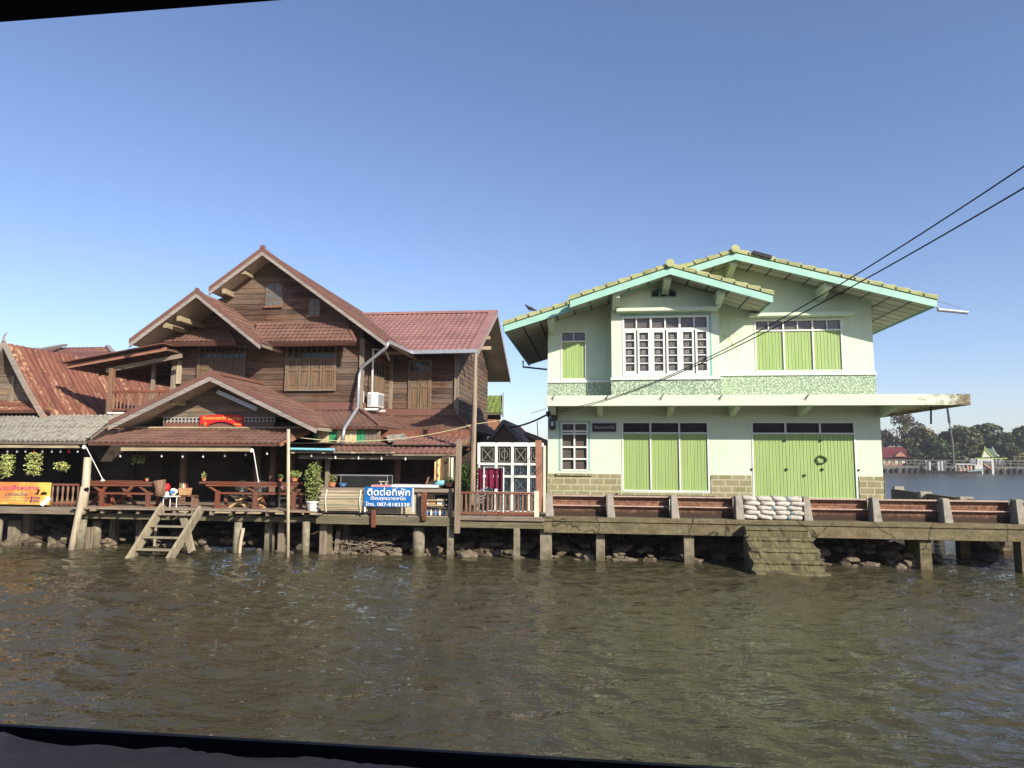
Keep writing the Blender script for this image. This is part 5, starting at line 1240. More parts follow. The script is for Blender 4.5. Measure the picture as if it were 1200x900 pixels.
g.add([(c_.x + .03, ty, c_.z - .04), (c_.x + .24, ty, c_.z - .03), (c_.x + .25, ty, c_.z + .03), (c_.x + .10, ty, c_.z + .04)], [(0, 1, 2, 3)]); g.build('printed_figure', 'plaque', bn)
t = thing('railing', 'dark turned timber railing behind the orange banner', 'railing', (X_(60, 18.45), 18.45, D0))
a, b = X_(-20, 18.45), X_(93, 18.45); zt_ = Z_(70, 567, 18.45)
MB().box(a, b, 18.42, 18.50, zt_ - .05, zt_ + .01).build('top_rail', 'red_wood', t); MB().box(a, b, 18.43, 18.49, D0 + .06, D0 + .11).build('bottom_rail', 'red_wood', t)
for px in range(-16, 94, 6):
    x = X_(px + .5, 18.45); MB().tube([(x, 18.46, D0 + .11), (x, 18.46, D0 + .2), (x, 18.46, (D0 + zt_) / 2), (x, 18.46, zt_ - .15), (x, 18.46, zt_ - .05)], [.028, .036, .020, .036, .025], 6).build('baluster', 'rail_wood', t)
# leaning pole and white upright
g = MB(); g.tube([at(83, 648, 17.95), at(88, 622, 18.0), at(95, 590, 18.02), at(98, 570, 18.02)], [.09, .085, .10, .07], 9); g.build('leaning_pole', 'pale_pole', smooth=True, label='rough pale trunk leaning from the water against the white upright post', cat='pole')
g = MB(); g.tube([at(96, 602, 18.12), at(100, 575, 18.12), at(103, 536, 18.12)], [.12, .11, .10], 9); p = at(100, 575, 18.02)
o = g.build('upright_post', 'pale_pole', smooth=True, label='pale upright tree-trunk post at the left end of the open deck', cat='post')
MB().tube([at(98, 574, 18.02), at(103, 573, 18.02)], .05, 8).build('blue_knot', 'gutter_black', o)
g = MB(); g.tube([at(338, 503, 17.9), at(337.5, 655, 17.9)], [.045, .045], 8); p0 = at(337.5, 655, 17.9); g.tube([p0, (p0.x, p0.y, -1)], .045, 8)
g.build('mooring_pole', 'pale_pole', smooth=True, label='tall thin whitish mooring pole standing in the water in front of the deck', cat='pole')
g = MB(); g.tube([at(557.5, 414, 19.0), at(556, 480, 19.0), at(554, 560, 19.0), at(553, 612, 19.0)], [.05, .07, .08, .09], 9); g.build('utility_pole', 'pole_wood', smooth=True, label='tall rough timber pole beside the wing of the timber house', cat='pole')
o = MB().bar(at(535.5, 625, 18.1), at(538, 515, 18.1), .14, .14, (0, 1, 0)).build('dark_post', 'pole_wood', label='weathered square post hanging below the deck between shop and patio', cat='post', bevel=.01)
# ladder into the water
t = thing('ladder', 'weathered wooden ladder stair leading from the open deck down into the water', 'ladder', (X_(190, 17.9), 17.6, 0))
A0, A1 = at(189, 597, 17.95), atz(146, 664, -.02); B0, B1 = at(234, 599, 17.95), atz(194, 664, -.02)
A1 = Vector((A0.x - .10, 16.55, -.35)); B1 = Vector((B0.x - .10, 16.55, -.35))
A1 = atz(142, 671, -.30); B1 = atz(189, 671, -.30)
MB().bar(A1, A0 + (A0 - A1) * .05, .07, .30, (0, 1, 0)).build('stringer', 'ladder_wood', t, bevel=.01); MB().bar(B1, B0 + (B0 - B1) * .05, .07, .30, (0, 1, 0)).build('stringer', 'ladder_wood', t, bevel=.01)
for u in (.06, .26, .44, .63, .84): p, q = A0.lerp(A1, u), B0.lerp(B1, u); MB().box(p.x, q.x, p.y - .11, p.y + .11, p.z - .05, p.z - .01).build('tread', 'ladder_wood', t, bevel=.006)
MB().bar(at(214, 602, 17.95), at(225, 647, 17.6), .2, .07, (0, 1, 0)).build('prop', 'ladder_wood', t, bevel=.01)
MB().bar(at(183, 612, 18.0), at(180, 655, 17.9), .05, .05).build('prop', 'ladder_wood', t)
# counters with seat rails (two)
def counter(px0, px1, pz, legs, seat, lab, Y=18.5, zs=577, seatx=None):
    t = thing('bench_counter', lab, 'counter', (X_((px0 + px1) / 2, Y), Y, D0), 'long timber counters along the deck edge'); x0, x1 = X_(px0, Y), X_(px1, Y); z = Z_((px0 + px1) / 2, pz, Y)
    MB().box(x0, x1, Y - .12, Y + .2, z - .05, z + .02).build('counter_top', 'red_wood', t, bevel=.01); MB().box(x0 + .2, x1 - .05, Y - .10, Y - .06, z - .11, z - .052).build('apron', 'red_wood', t)
    z2 = Z_((px0 + px1) / 2, zs, Y + .1)
    sx0, sx1 = (X_(seatx[0], Y), X_(seatx[1], Y)) if seatx else (X_(legs[0], Y), x1)
    MB().box(sx0, sx1, Y + .30, Y + .27, z2 - .04, z2).build('seat', 'red_wood', t); MB().box(sx0, sx1, Y - .05, Y + .0, z2 - .05, z2 - .0).build('rail', 'red_wood', t)
    for px in legs:
        x = X_(px, Y); MB().box(x - .055, x + .055, Y - .09, Y + .01, D0 - .02, z2 + .04).build('leg', 'red_wood_z', t, bevel=.008); MB().box(x - .04, x + .04, Y + .38, Y + .46, D0 - .02, z2 - .04).build('leg', 'red_wood_z', t)
        MB().bar((x, Y - .04, z2), (x - .36, Y - .04, z - .06), .05, .05).build('brace', 'red_wood', t); MB().box(x - .04, x + .04, Y + .01, Y + .38, D0 + .02, D0 + .08).build('foot', 'red_wood', t)
    return t
counter(101, 186, 565, (122, 176), 577, 'shorter long timber counter with a seat rail, ending at a tree stump', seatx=(124, 182))
counter(236, 352, 565.5, (257, 301, 346), 577, 'longer timber counter with braces behind the tall thin white pole', seatx=(258, 362))
g = MB(); p = at(187, 585, 18.45); g.tube([at(187, 581, 18.4), at(188, 573, 18.4), at(187, 563, 18.4)], [.15, .14, .17], 10); g.build('log_end', 'rail_wood', smooth=True, label='cut log end set at the right end of the shorter counter', cat='log')
# picnic style table behind the first counter
t = thing('picnic_table', 'reddish picnic table with crossed legs in the shade behind the shorter counter', 'table', (X_(138, 19.3), 19.3, D0)); xa, xb = X_(112, 19.3), X_(158, 19.3)
MB().box(xa, xb, 19.1, 19.7, D0 + .68, D0 + .73).build('table_top', 'red_wood', t)
for s in (xa + .2, xb - .25):
    MB().bar((s - .28, 19.3, D0), (s + .28, 19.3, D0 + .68), .06, .09).build('leg', 'red_wood', t); MB().bar((s + .28, 19.37, D0), (s - .28, 19.37, D0 + .68), .06, .09).build('leg', 'red_wood', t)
MB().box(xa, xb, 18.95, 19.05, D0 + .38, D0 + .42).build('seat', 'red_wood', t)
# low bench with bags
t = thing('side_bench', 'low dark bench holding the bags and the basket', 'bench', (X_(212, 18.8), 18.8, D0)); xa, xb = X_(193, 18.8), X_(232, 18.8); zb = Z_(212, 580, 18.8)
MB().box(xa, xb, 18.7, 19.0, zb - .04, zb).build('seat', 'red_wood', t)
for x in (xa + .08, xb - .08): MB().box(x - .04, x + .04, 18.72, 18.8, D0, zb - .04).build('leg', 'rail_wood', t); MB().box(x - .04, x + .04, 18.9, 18.98, D0, zb - .04).build('leg', 'rail_wood', t)
t = thing('stool', 'small stool with white metal legs in front of the low bench', 'stool', (X_(204, 18.5), 18.5, D0)); zc = Z_(204, 581, 18.5)
MB().box(X_(192, 18.5), X_(209, 18.5), 18.4, 18.66, zc - .03, zc).build('seat', 'plastic_white', t)
for px in (193, 201, 208.5): MB().tube([(X_(px, 18.5), 18.5, D0), (X_(px, 18.5), 18.5, zc - .03)], .014, 6).build('leg', 'plastic_white', t)
def bag(px, w_, pa, pb, mat, Y, lab, nm='bag', cat='bag', seed=1, amp=.18):
    a, b = at(px - w_, pb, Y), at(px + w_, pa, Y); c = (a + b) / 2; g = MB().blob(c, ((b.x - a.x) / 2, .09, (b.z - a.z) / 2), seed, amp, 3); return g.build(nm, mat, smooth=True, label=lab, cat=cat)
bag(195.5, 3.6, 567, 576, 'plastic_red', 18.6, 'bright red plastic bag on the low bench', seed=3); bag(203.5, 4, 572, 580, 'plastic_white', 18.55, 'white and blue printed plastic bag beside the red bag', seed=4); bag(195, 3.5, 576, 585, 'plastic_white', 18.52, 'crumpled white bag hanging below the red bag', seed=6)
o = MB().box(X_(200, 18.45), X_(206, 18.45), 18.448, 18.452, Z_(203, 578, 18.45), Z_(203, 575, 18.45)).build('blue_print', 'plastic_blue', bpy.data.objects['bag.001']) if 'bag.001' in bpy.data.objects else None
a, b = at(211, 580, 18.7), at(221.5, 572, 18.7); t = thing('basket', 'woven orange-brown basket full of bottles on the low bench', 'basket', tuple(a))
MB().hexa([(a.x + .02, 18.62, a.z), (b.x - .02, 18.62, a.z), (b.x - .02, 18.85, a.z), (a.x + .02, 18.85, a.z)], [(a.x, 18.6, b.z), (b.x, 18.6, b.z), (b.x, 18.87, b.z), (a.x, 18.87, b.z)]).build('body', 'basket', t)
for k in range(4): x = a.x + .04 + k * .055; MB().lathe((x, 18.7, b.z - .05), [(.022, 0), (.022, .12), (.010, .15), (.010, .19)], 8).build('bottle', ('leaf_pot', 'plastic_white', 'terracotta', 'cloth_maroon')[k], t)
# folded wooden chairs under the second counter
def xchair(px, lab):
    Y = 18.95; x = X_(px, Y); t = thing('folding_stool', lab, 'stool', (x, Y, D0), 'pale folding stools under the longer counter')
    for k, y in ((0, Y - .12), (1, Y + .12)):
        MB().bar((x - .28, y, D0 + .01), (x + .22, y, D0 + .36), .035, .06).build('leg', 'chair_wood', t); MB().bar((x + .28, y + .04, D0 + .01), (x - .22, y + .04, D0 + .36), .035, .06).build('leg', 'chair_wood', t)
    g = MB(); n = 8
    for i in range(n + 1):
        for yy in (Y - .2, Y + .2): g.v.append((x - .26 + .56 * i / n, yy, D0 + .38 - .05 * math.sin(math.pi * i / n)))
    for i in range(n): g.f.append((2 * i, 2 * i + 2, 2 * i + 3, 2 * i + 1))
    g.build('seat', 'cream_paint', t)
xchair(283, 'pale wooden folding stool, left of the two under the longer counter'); xchair(303, 'pale wooden folding stool, right of the two under the longer counter')
# electric fan silhouettes in the shade
for px, lab in ((285, 'grey standing fan in the shade above the left folding stool'), (306, 'grey standing fan in the shade above the right folding stool')):
    c = at(px, 571, 19.7); t = thing('standing_fan', lab, 'fan', (c.x, 19.7, D0), 'standing fans in the shop'); th = [k * math.pi / 10 for k in range(21)]
    g = MB()
    for r in (.2, .13, .06): g.tube([(c.x + r * math.cos(q), 19.64, c.z + r * math.sin(q)) for q in th], .006, 4)
    for k in range(12): g.tube([(c.x, 19.63, c.z), (c.x + .2 * math.cos(k * .5236), 19.64, c.z + .2 * math.sin(k * .5236))], .003, 3)
    g.build('guard', 'fan_grey', t); MB().tube([(c.x, 19.7, D0 + .02), (c.x, 19.7, c.z)], .015, 6).build('stand', 'fan_grey', t); MB().lathe((c.x, 19.7, D0), [(.18, 0), (.18, .03), (.03, .05)], 14).build('base', 'fan_grey', t)
    g = MB()
    for k in range(3): q = k * 2.09; g.add([(c.x, 19.68, c.z), (c.x + .16 * math.cos(q), 19.66, c.z + .16 * math.sin(q)), (c.x + .16 * math.cos(q + .7), 19.70, c.z + .16 * math.sin(q + .7))], [(0, 1, 2)])
    g.build('blades', 'steel', t)
a, b = at(326, 578, 19.0), at(347, 573.5, 19.0); t = thing('crate', 'orange-brown wooden tray on a pale rack behind the tall thin white pole', 'crate', tuple(a)); MB().box(a.x, b.x, 19.0, 19.3, a.z, b.z).build('tray', 'basket', t); MB().box(a.x, b.x, 19.0, 19.3, a.z - .16, a.z - .12).build('rack', 'cream_paint', t)
for x in (a.x + .03, b.x - .03): MB().box(x - .02, x + .02, 19.02, 19.06, D0, a.z).build('leg', 'cream_paint', t)
o = bag(330.5, 2.6, 569, 574, 'plastic_white', 19.1, 'white cloth bundle on the wooden tray', 'cloth_bundle', 'cloth', 9)
a = at(320, 590, 19.1); MB().box(X_(316, 19.1), X_(325, 19.1), 19.0, 19.35, D0, Z_(320, 578, 19.1)).build('speaker_box', 'black_iron', label='black box cabinet standing behind the longer counter', cat='cabinet', bevel=.01)
# floor lamp arms (white pipes with a foot)
for (xa, ya, xb, yb, lab) in ((101, 524, 120.5, 562, 'slanting white rod with a cup end above the shorter counter'), (297, 528, 303, 565, 'near upright white rod with a cup end above the longer counter')):
    a, b = at(xa, ya, 18.55), at(xb, yb, 18.45); t = thing('awning_strut', lab, 'strut', tuple(b), 'white rods hanging from the awning'); MB().tube([a, b], .013, 7).build('rod', 'plastic_white', t); MB().lathe(b - Vector((0, 0, .04)), [(.06, 0), (.05, .03), (.015, .06)], 10).build('cup', 'plastic_white', t)
    MB().lathe(a + Vector((-.02, -.06, -.06)), [(.03, 0), (.06, .03), (.05, .09), (.02, .12)], 10).build('spotlight', 'plastic_white', t)
# bulbs on strings
def bulb(px, py, Y, lab, mat='plastic_white', s=1):
    p = at(px, py, Y); t = thing('light_bulb', lab, 'light bulb', tuple(p), 'unlit bulbs under the awnings'); MB().lathe(p - Vector((0, 0, .05)), [(.008, .01), (.026 * s, .025), (.030 * s, .05), (.016, .08), (.014, .10)], 10).build('globe', mat, t, smooth=True)
    MB().lathe(p + Vector((0, 0, .05)), [(.02, 0), (.02, .05)], 8).build('socket', 'black_iron', t)
words = ['first', 'second', 'third', 'fourth', 'fifth', 'sixth', 'seventh', 'eighth', 'ninth', 'tenth', 'eleventh', 'twelfth', 'thirteenth', 'fourteenth']
for i, px in enumerate((9, 20, 30, 40, 50, 61, 71, 81, 91)): bulb(px, 529, 18.75, f'unlit bulb under the grey awning, {words[i]} from the left', 'plastic_red' if i in (3, 7) else 'plastic_white')
for i, (px, py) in enumerate(((141, 534.5), (189.5, 534.5), (214, 535), (238, 535), (263.5, 534), (288, 533))): bulb(px, py, 18.8, f'unlit bulb under the brown tiled porch awning, {words[i]} from the left')
for i, (px, py) in enumerate(((313, 531.5), (365, 534), (393, 536.5), (420, 537), (447, 537.5), (475, 538))): bulb(px, py, 18.8, f'unlit bulb under the shop awning, {words[i]} from the left')
g = MB(); g.tube([at(0, 526, 18.75), at(93, 526, 18.75)], .008, 4).tube([at(110, 531, 18.8), at(330, 531, 18.8)], .008, 4).tube([at(345, 533, 18.8), at(520, 535, 18.8)], .008, 4)
tag(g.build('bulb_string', 'cable_black'), 'thin black wires carrying the bulbs under the awnings', 'wire')
# plants
def hang(px, pa, pb, w_, Y, lab, mat='leaf_yellow', pot=True, seed=0, trail=1):
    rr = random.Random(seed); a, b = at(px, pa, Y), at(px, pb, Y); t = thing('hanging_plant', lab, 'plant', (a.x, Y, b.z), 'hanging plants in the shop front'); hw = w_ / F * Y / 2; H_ = a.z - b.z
    if pot: MB().lathe((a.x, Y, a.z - .18), [(.05, 0), (.10, .10), (.11, .12)], 12).build('pot', 'gutter_black', t)
    g = MB()
    for k in range(6 + int(14 * trail)):
        x = a.x + rr.uniform(-hw, hw) * .8; l = H_ * rr.uniform(.55, 1.0) if trail else H_
        for j in range(int(22 * l / .3)): z = a.z - l * rr.random(); g.leaves((x, Y + rr.uniform(-hw, hw) * .6, z), (.04, .04, .03), 1, .032, rr, .6)
    if not trail: g.leaves((a.x, Y, (a.z + b.z) / 2 + .02), (hw, hw * .8, H_ * .5), 150, .045, rr)
    g.build('foliage', mat, t); g = MB()
    for s in (-.09, 0, .09): g.tube([(a.x + s, Y, a.z - .05), (a.x, Y, a.z + .38)], .004, 3)
    g.build('hanger', 'cable_black', t)
hang(9, 533, 562, 17, 18.7, 'long trailing yellow-green plant hanging nearest the left edge', seed=1); hang(40, 531, 558, 20, 18.7, 'bushy trailing yellow-green plant, second from the left edge', seed=2)
hang(73, 542, 552, 18, 18.9, 'small flat hanging plant in a dark pot, third from the left edge', seed=3, trail=0); hang(163, 533, 544, 16, 19.2, 'small round hanging plant behind the porch awning beam', seed=4, trail=0, mat='leaf_pot')
def potplant(px, pb, pt, w_, Y, potmat, potH, leafm, n, lab, seed=0, size=.04, potw=.09, nm='potted_plant'):
    rr = random.Random(seed); b = at(px, pb, Y); zt_ = Z_(px, pt, Y); t = thing(nm, lab, 'plant', tuple(b)); hw = w_ / F * Y / 2
    MB().lathe(b, [(potw * .72, 0), (potw, potH * .85), (potw * 1.1, potH * .86), (potw * 1.1, potH), (potw * .9, potH)], 14).build('pot', potmat, t)
    g = MB(); z0 = b.z + potH; H_ = zt_ - z0
    if H_ > .6:
        for k in range(14): c = (b.x + rr.uniform(-.4, .4) * hw * (1.2 - k / 20), Y + rr.uniform(-.4, .4) * hw, z0 + H_ * (k + .3) / 14); g.leaves(c, (hw * rr.uniform(.55, .85), hw * .6, H_ / 14 * 1.8), n // 10, size, rr)
        st = MB()
        for k in range(5): st.tube([(b.x, Y, z0 - .05), (b.x + rr.uniform(-.6, .6) * hw, Y + rr.uniform(-.4, .4) * hw, z0 + H_ * rr.uniform(.7, .95))], [.014, .006], 5)
        st.build('stems', 'bark', t)
    else: g.leaves((b.x, Y, z0 + H_ * .45), (hw, hw * .7, H_ * .55), n, size, rr, .35)
    g.build('foliage', leafm, t)
potplant(367.5, 599, 545, 26, 18.25, 'plastic_white', .28, 'leaf_pot', 620, 'tall bushy shrub in a white pot at the left end of the bamboo mat', 5, .045, .20)
p = at(372, 612, 18.2); MB().box(X_(363, 18.15), X_(378, 18.15), 18.0, 18.5, 1.12, 1.16).build('plant_shelf', 'timber', label='small plank shelf carrying the white pot at the deck edge', cat='shelf')
potplant(172, 564, 560, 6, 18.5, 'terracotta', .07, 'leaf_pot', 20, 'tiny terracotta pot on the shorter counter', 6, .02, .05); potplant(104, 564, 560, 7, 18.5, 'terracotta', .06, 'leaf_pot', 30, 'tiny terracotta pot at the left end of the shorter counter', 7, .025, .06)
potplant(239, 563.5, 552, 6, 18.45, 'terracotta', .07, 'leaf_yellow', 50, 'yellow-green succulent in a small pot on the left end of the longer counter', 8, .03, .06)
potplant(345, 564, 552, 17, 18.45, 'terracotta', .10, 'leaf_pot', 90, 'spiky plant in a low terracotta bowl on the longer counter, right of the white pole', 9, .06, .10)
potplant(328, 564, 556, 9, 18.5, 'terracotta', .07, 'leaf_pot', 50, 'small plant in a terracotta pot just left of the white pole', 10, .035, .06)
potplant(389, 570, 556, 12, 18.5, 'terracotta', .11, 'leaf_pot', 120, 'leafy plant in an orange pot above the bamboo mat', 11, .04, .11)
o = MB().lathe(at(401.5, 570, 18.45), [(.06, 0), (.11, .07), (.12, .085), (.10, .08)], 14).build('bowl', 'plastic_blue', label='blue plastic bowl on the planter ledge right of the orange pot', cat='bowl')
rr = random.Random(33); g = MB(); t = thing('garden_plant', 'dark green leafy plants in the shade left of the white grid screen', 'plant', tuple(at(552, 600, 19.6)))
for k in range(7): c = at(544 + k * 2.2, 545 + rr.uniform(0, 34), 19.7); g.leaves(c, (.16, .2, .22), 90, .075, rr, .35)
g.build('foliage', 'leaf_deep', t); g = MB()
for k in range(5): q = at(548 + k * 2, 600, 19.7); q.z = 1.15; g.tube([q, at(546 + k * 3, 556, 19.7)], [.02, .01], 5)
g.build('stems', 'bark', t)
# planter ledge with bamboo mat and blue banner
t = thing('bamboo_mat', 'rolled pale bamboo slat mat lashed along the shop deck', 'mat', (X_(402, 18.2), 18.2, 1.15)); xa, xb = X_(377, 18.15), X_(432, 18.15); za, zb = Z_(400, 598.5, 18.15), Z_(400, 575, 18.15)
rj = random.Random(6)
n = 13; g = MB()
for k in range(n): z = za + (zb - za) * (k + .5) / n; y = 18.12 - .07 * math.sin(math.pi * (k + .5) / n); g.tube([(xa + rj.uniform(-.05, .05), y, z), (xb, y + rj.uniform(-.01, .01), z)], (zb - za) / n * .56, 7)
g.build('slats', 'bamboo', t)
for px in (383.5, 423.5): x = X_(px, 18.1); MB().tube([(x + (za + .1 - z) * 0, 18.10 - .085 * math.sin(math.pi * min(1, max(0, (z - za) / (zb - za)))), z) for z in np.linspace(za - .03, zb + .03, 9)], .018, 6).build('lashing', 'cream_paint', t)
t = thing('shop_ledge', 'long wooden ledge and slatted front behind the blue banner', 'ledge', (X_(460, 18.4), 18.4, 1.12)); xa, xb = X_(378, 18.4), X_(530, 18.4); zc = Z_(450, 572, 18.4)
MB().box(xa, xb, 18.25, 18.6, zc - .09, zc).build('ledge_top', 'timber', t); MB().box(xa, X_(492, 18.4), 18.36, 18.40, 1.16, zc - .09).build('front', 'bamboo', t)
for px in (493, 528.5): x = X_(px, 18.4); MB().box(x - .05, x + .05, 18.3, 18.4, 1.1, zc - .09).build('leg', 'timber_z', t)
for pz in (578.5, 586, 592): z = Z_(510, pz, 18.5); MB().box(X_(496, 18.5), X_(522, 18.5), 18.42, 18.75, z - .02, z + .015).build('shelf', 'beam_pale', t)
x0, x1 = X_(428.5, 18.0), X_(483.5, 18.0); z1, z0 = Z_(455, 570.5, 18.0), Z_(455, 593.5, 18.0); W, Hh = x1 - x0, z1 - z0
g = MB(); N = 30
for i in range(N + 1):
    for j in range(6): g.v.append((x0 + W * i / N - .02 * (1 - j / 5), 17.985 + .005 * math.sin(i * .4 + j * .5) - .02 * (j / 5), z0 + Hh * j / 5 - .012 * math.sin(math.pi * i / N)))
for i in range(N):
    for j in range(5): g.f.append((i * 6 + j, i * 6 + 6 + j, i * 6 + 7 + j, i * 6 + 1 + j))
bn = g.build('banner', 'banner_blue', smooth=True, label='blue cloth banner with white Thai lettering and a phone number', cat='banner'); ty = 17.954
text(bn, 'ติดต่อที่พัก', 'ink_white', x0 + W * .51, ty, z0 + Hh * .76, W * .90, Hh * .40, bold=.028)
text(bn, 'เรียนคุณนายเหนือ', 'ink_white', x0 + W * .50, ty, z0 + Hh * .40, W * .74, Hh * .25, bold=.02)
text(bn, 'โทร. 087-8183338', 'ink_white', x0 + W * .49, ty, z0 + Hh * .125, W * .93, Hh * .20, bold=.03)
for px in (427.5, 484): a, b = at(px, 572, 18.02), at(px, 600, 18.02); MB().tube([a, b], .025, 6).build('pole', 'plastic_white', bn)
# tray edge, display case, shawl, shelf goods
a, b = at(435, 569.5, 18.3), at(458, 569.5, 18.3); MB().box(a.x, b.x, 18.3, 18.6, a.z - .02, a.z + .03).build('pink_tray', 'plastic_pink', label='pink tray edge lying on the ledge above the blue banner', cat='tray')
a, b = at(458.5, 569.5, 18.3), at(513, 570, 18.3); MB().box(a.x, b.x, 18.3, 18.7, a.z - .03, a.z + .04).build('white_board', 'plastic_white', label='long white board lying on the ledge right of the pink tray', cat='board')
t = thing('display_case', 'glass display case with a thin metal frame on the shop ledge', 'display case', tuple(at(422, 570, 18.6))); a, b = at(393, 571, 18.7), at(455, 557.5, 18.7); g = MB(); r = .012
for y in (18.62, 19.1):
    g.tube([(a.x, y, b.z), (b.x, y, b.z)], r, 5)
    for x in (a.x, b.x): g.tube([(x, y, a.z - .02), (x, y, b.z)], r, 5)
for x in (a.x, b.x): g.tube([(x, 18.62, b.z), (x, 19.1, b.z)], r, 5)
g.build('frame', 'steel', t); MB().box(a.x, b.x, 19.1, 19.11, a.z, b.z).build('back', 'glass_dark', t); 
a, b = at(444, 569, 18.7), at(453.5, 564, 18.7); MB().box(a.x, b.x, 18.7, 18.85, b.z - .02, b.z).box(a.x + .04, a.x + .06, 18.72, 18.8, a.z, b.z).box(b.x - .06, b.x - .04, 18.72, 18.8, a.z, b.z).build('rack', 'cream_paint', t)
def cloth(x0, x1, z0, z1, Y, mat, folds, amp, name, lab, cat, top=None, parent=None):
    g = MB(); N, M = 40, 10
    for i in range(N + 1):
        for j in range(M + 1):
            u = i / N; v = j / M; g.v.append((x0 + (x1 - x0) * u, Y + amp * math.sin(u * folds * 6.28 + .4 * v) * (.5 + .5 * (1 - v)), z0 + (z1 - z0) * v + (top(u) if top and v > .5 else 0) * (v - .5) * 2 + .015 * math.sin(u * 17) * (1 - v)))
    for i in range(N):
        for j in range(M): g.f.append((i * (M + 1) + j, (i + 1) * (M + 1) + j, (i + 1) * (M + 1) + j + 1, i * (M + 1) + j + 1))
    return g.build(name, mat, parent, True, label=lab, cat=cat)
cloth(X_(509, 18.55), X_(526, 18.55), Z_(515, 563.5, 18.55), Z_(515, 541, 18.55), 18.55, 'shawl', 3, .04, 'shawl', 'tan patterned shawl with dark figures hanging at the end of the shop awning', 'shawl', lambda u: .22 * u)
cloth(X_(526, 18.6), X_(532, 18.6), Z_(515, 562, 18.6), Z_(515, 536, 18.6), 18.6, 'cream_paint', 1.5, .04, 'cloth', 'pale striped cloth hanging right of the tan shawl', 'cloth')
a = at(501, 560, 18.5); MB().bar(at(499, 569, 18.5), at(502.5, 559, 18.5), .09, .03).build('red_bag', 'fascia_orange', label='orange-red tilted box on the ledge left of the tan shawl', cat='box')
for i, (px, m, lab) in enumerate(((500, 'plastic_white', 'white box on the middle shelf of the open rack'), (508, 'basket', 'brown carton on the middle shelf of the open rack'), (517, 'plastic_white', 'white carton at the right end of the open rack'))):
    x = X_(px, 18.55); z = Z_(510, 592, 18.5) + .017; MB().box(x - .09, x + .08, 18.48, 18.7, z, z + .10 + .05 * (i == 2)).build('carton', m, label=lab, cat='carton', bevel=.006)
for i, px in enumerate((501, 506, 511, 516, 521)):
    x = X_(px, 18.5); MB().lathe((x, 18.5, 1.13), [(.03, 0), (.034, .08), (.015, .12), (.015, .15)], 8).build('bottle', ('plastic_blue', 'plastic_white')[i % 2], label=f'small {"blue" if i % 2 == 0 else "white"} bottle on the deck under the open rack, {words[i]} from the left', cat='bottle', group='bottles under the open rack')
o = bag(516, 6, 563, 569, 'pipe_blue', 18.45, 'small blue-green bundle on the ledge below the tan shawl', 'bundle', 'bundle', 12)
potplant(526, 570, 559, 12, 18.45, 'terracotta', .09, 'leaf_yellow', 70, 'small yellow-leaved plant in a clay pot beside the weathered square post', 13, .04, .09)
# patio fence
t = thing('patio_fence', 'red-brown wooden fence with thin balusters in front of the white grid screen', 'fence', (X_(585, 18.35), 18.35, 1.14)); xa, xb = X_(539, 18.35), X_(631, 18.35); z1, z0 = Z_(585, 577.5, 18.35), Z_(585, 603, 18.35)
MB().box(xa, xb, 18.3, 18.4, z1 - .03, z1 + .02).build('top_rail', 'red_wood', t); MB().box(xa, xb, 18.32, 18.38, z0 - .0, z0 + .05).build('bottom_rail', 'red_wood', t)
n = 18
for i in range(n): x = xa + (xb - xa) * (i + .5) / n; MB().box(x - .022, x + .022, 18.33, 18.37, z0 + .05, z1 - .03).build('baluster', 'rail_wood', t)
x = X_(629, 18.35); MB().box(x - .06, x + .06, 18.29, 18.41, 1.1, z1 + .06).build('post', 'cream_paint', t); x = X_(634, 18.3); 
MB().bar(at(632.5, 600, 18.4), at(631, 516, 18.4), .17, .06, (0, 1, 0)).build('panel_post', 'fascia_orange', label='flat red-brown board post at the right end of the patio fence', cat='post', bevel=.006)
MB().tube([at(630.5, 516, 18.42), at(629.5, 494, 18.42)], .012, 5).build('rod', 'black_iron', label='thin rod sticking up from the red-brown board post', cat='rod')
# white grid screen
t = thing('grid_screen', 'white painted wooden grid screen with dark patterned panes behind the patio', 'screen', (X_(598, 20.2), 20.2, 1.14)); Ys = 20.2
cols_ = [561, 581.5, 600.5, 619.5, 633]; rowsp = [522, 544, 558.5, 578, 600]
xs_ = [X_(c, Ys) for c in cols_]; zs_ = [Z_(600, r, Ys) for r in rowsp]
xs_[-1] += .06
g = MB()
for x in xs_: g.box(x - .04, x + .04, Ys - .05, Ys + .05, 1.16, zs_[0] + .08)
for i, z in enumerate(zs_):
    for a, b in zip(xs_[:-1], xs_[1:]): g.box(a + .045, b - .045, Ys - .045, Ys + .045, z - .03, z + .04 + .05 * (i == 0))
g.build('frame', 'white_paint', t)
for i in range(len(xs_) - 1):
    for j in range(len(zs_) - 1):
        x0, x1, z1, z0 = xs_[i] + .045, xs_[i + 1] - .045, zs_[j] - .03, zs_[j + 1] + .04
        p_ = MB().box(x0, x1, Ys + .01, Ys + .02, z0, z1).build('pane', 'glass_blue' if j > 0 else 'glass_dark', t); g = MB(); r = .004; y = Ys - .004; cx, cz = (x0 + x1) / 2, (z0 + z1) / 2; hx, hz = (x1 - x0) * .38, (z1 - z0) * .40
        g.tube([(cx - hx, y, cz - hz), (cx + hx, y, cz - hz), (cx + hx, y, cz + hz), (cx - hx, y, cz + hz), (cx - hx, y, cz - hz)], r, 4)
        if (i + j) % 2 == 0:
            g.tube([(cx - hx, y, cz - hz), (cx + hx, y, cz + hz)], r, 4).tube([(cx + hx, y, cz - hz), (cx - hx, y, cz + hz)], r, 4)
        else:
            g.tube([(cx + hx * .6 * math.cos(q), y, cz + hz * .6 * math.sin(q)) for q in [k * .5236 for k in range(13)]], r, 4).tube([(cx, y, cz - hz), (cx, y, cz + hz)], r, 4)
        g.build('grille', 'steel' if j else 'cream_paint', p_)
xr_ = xs_[-1] + .05
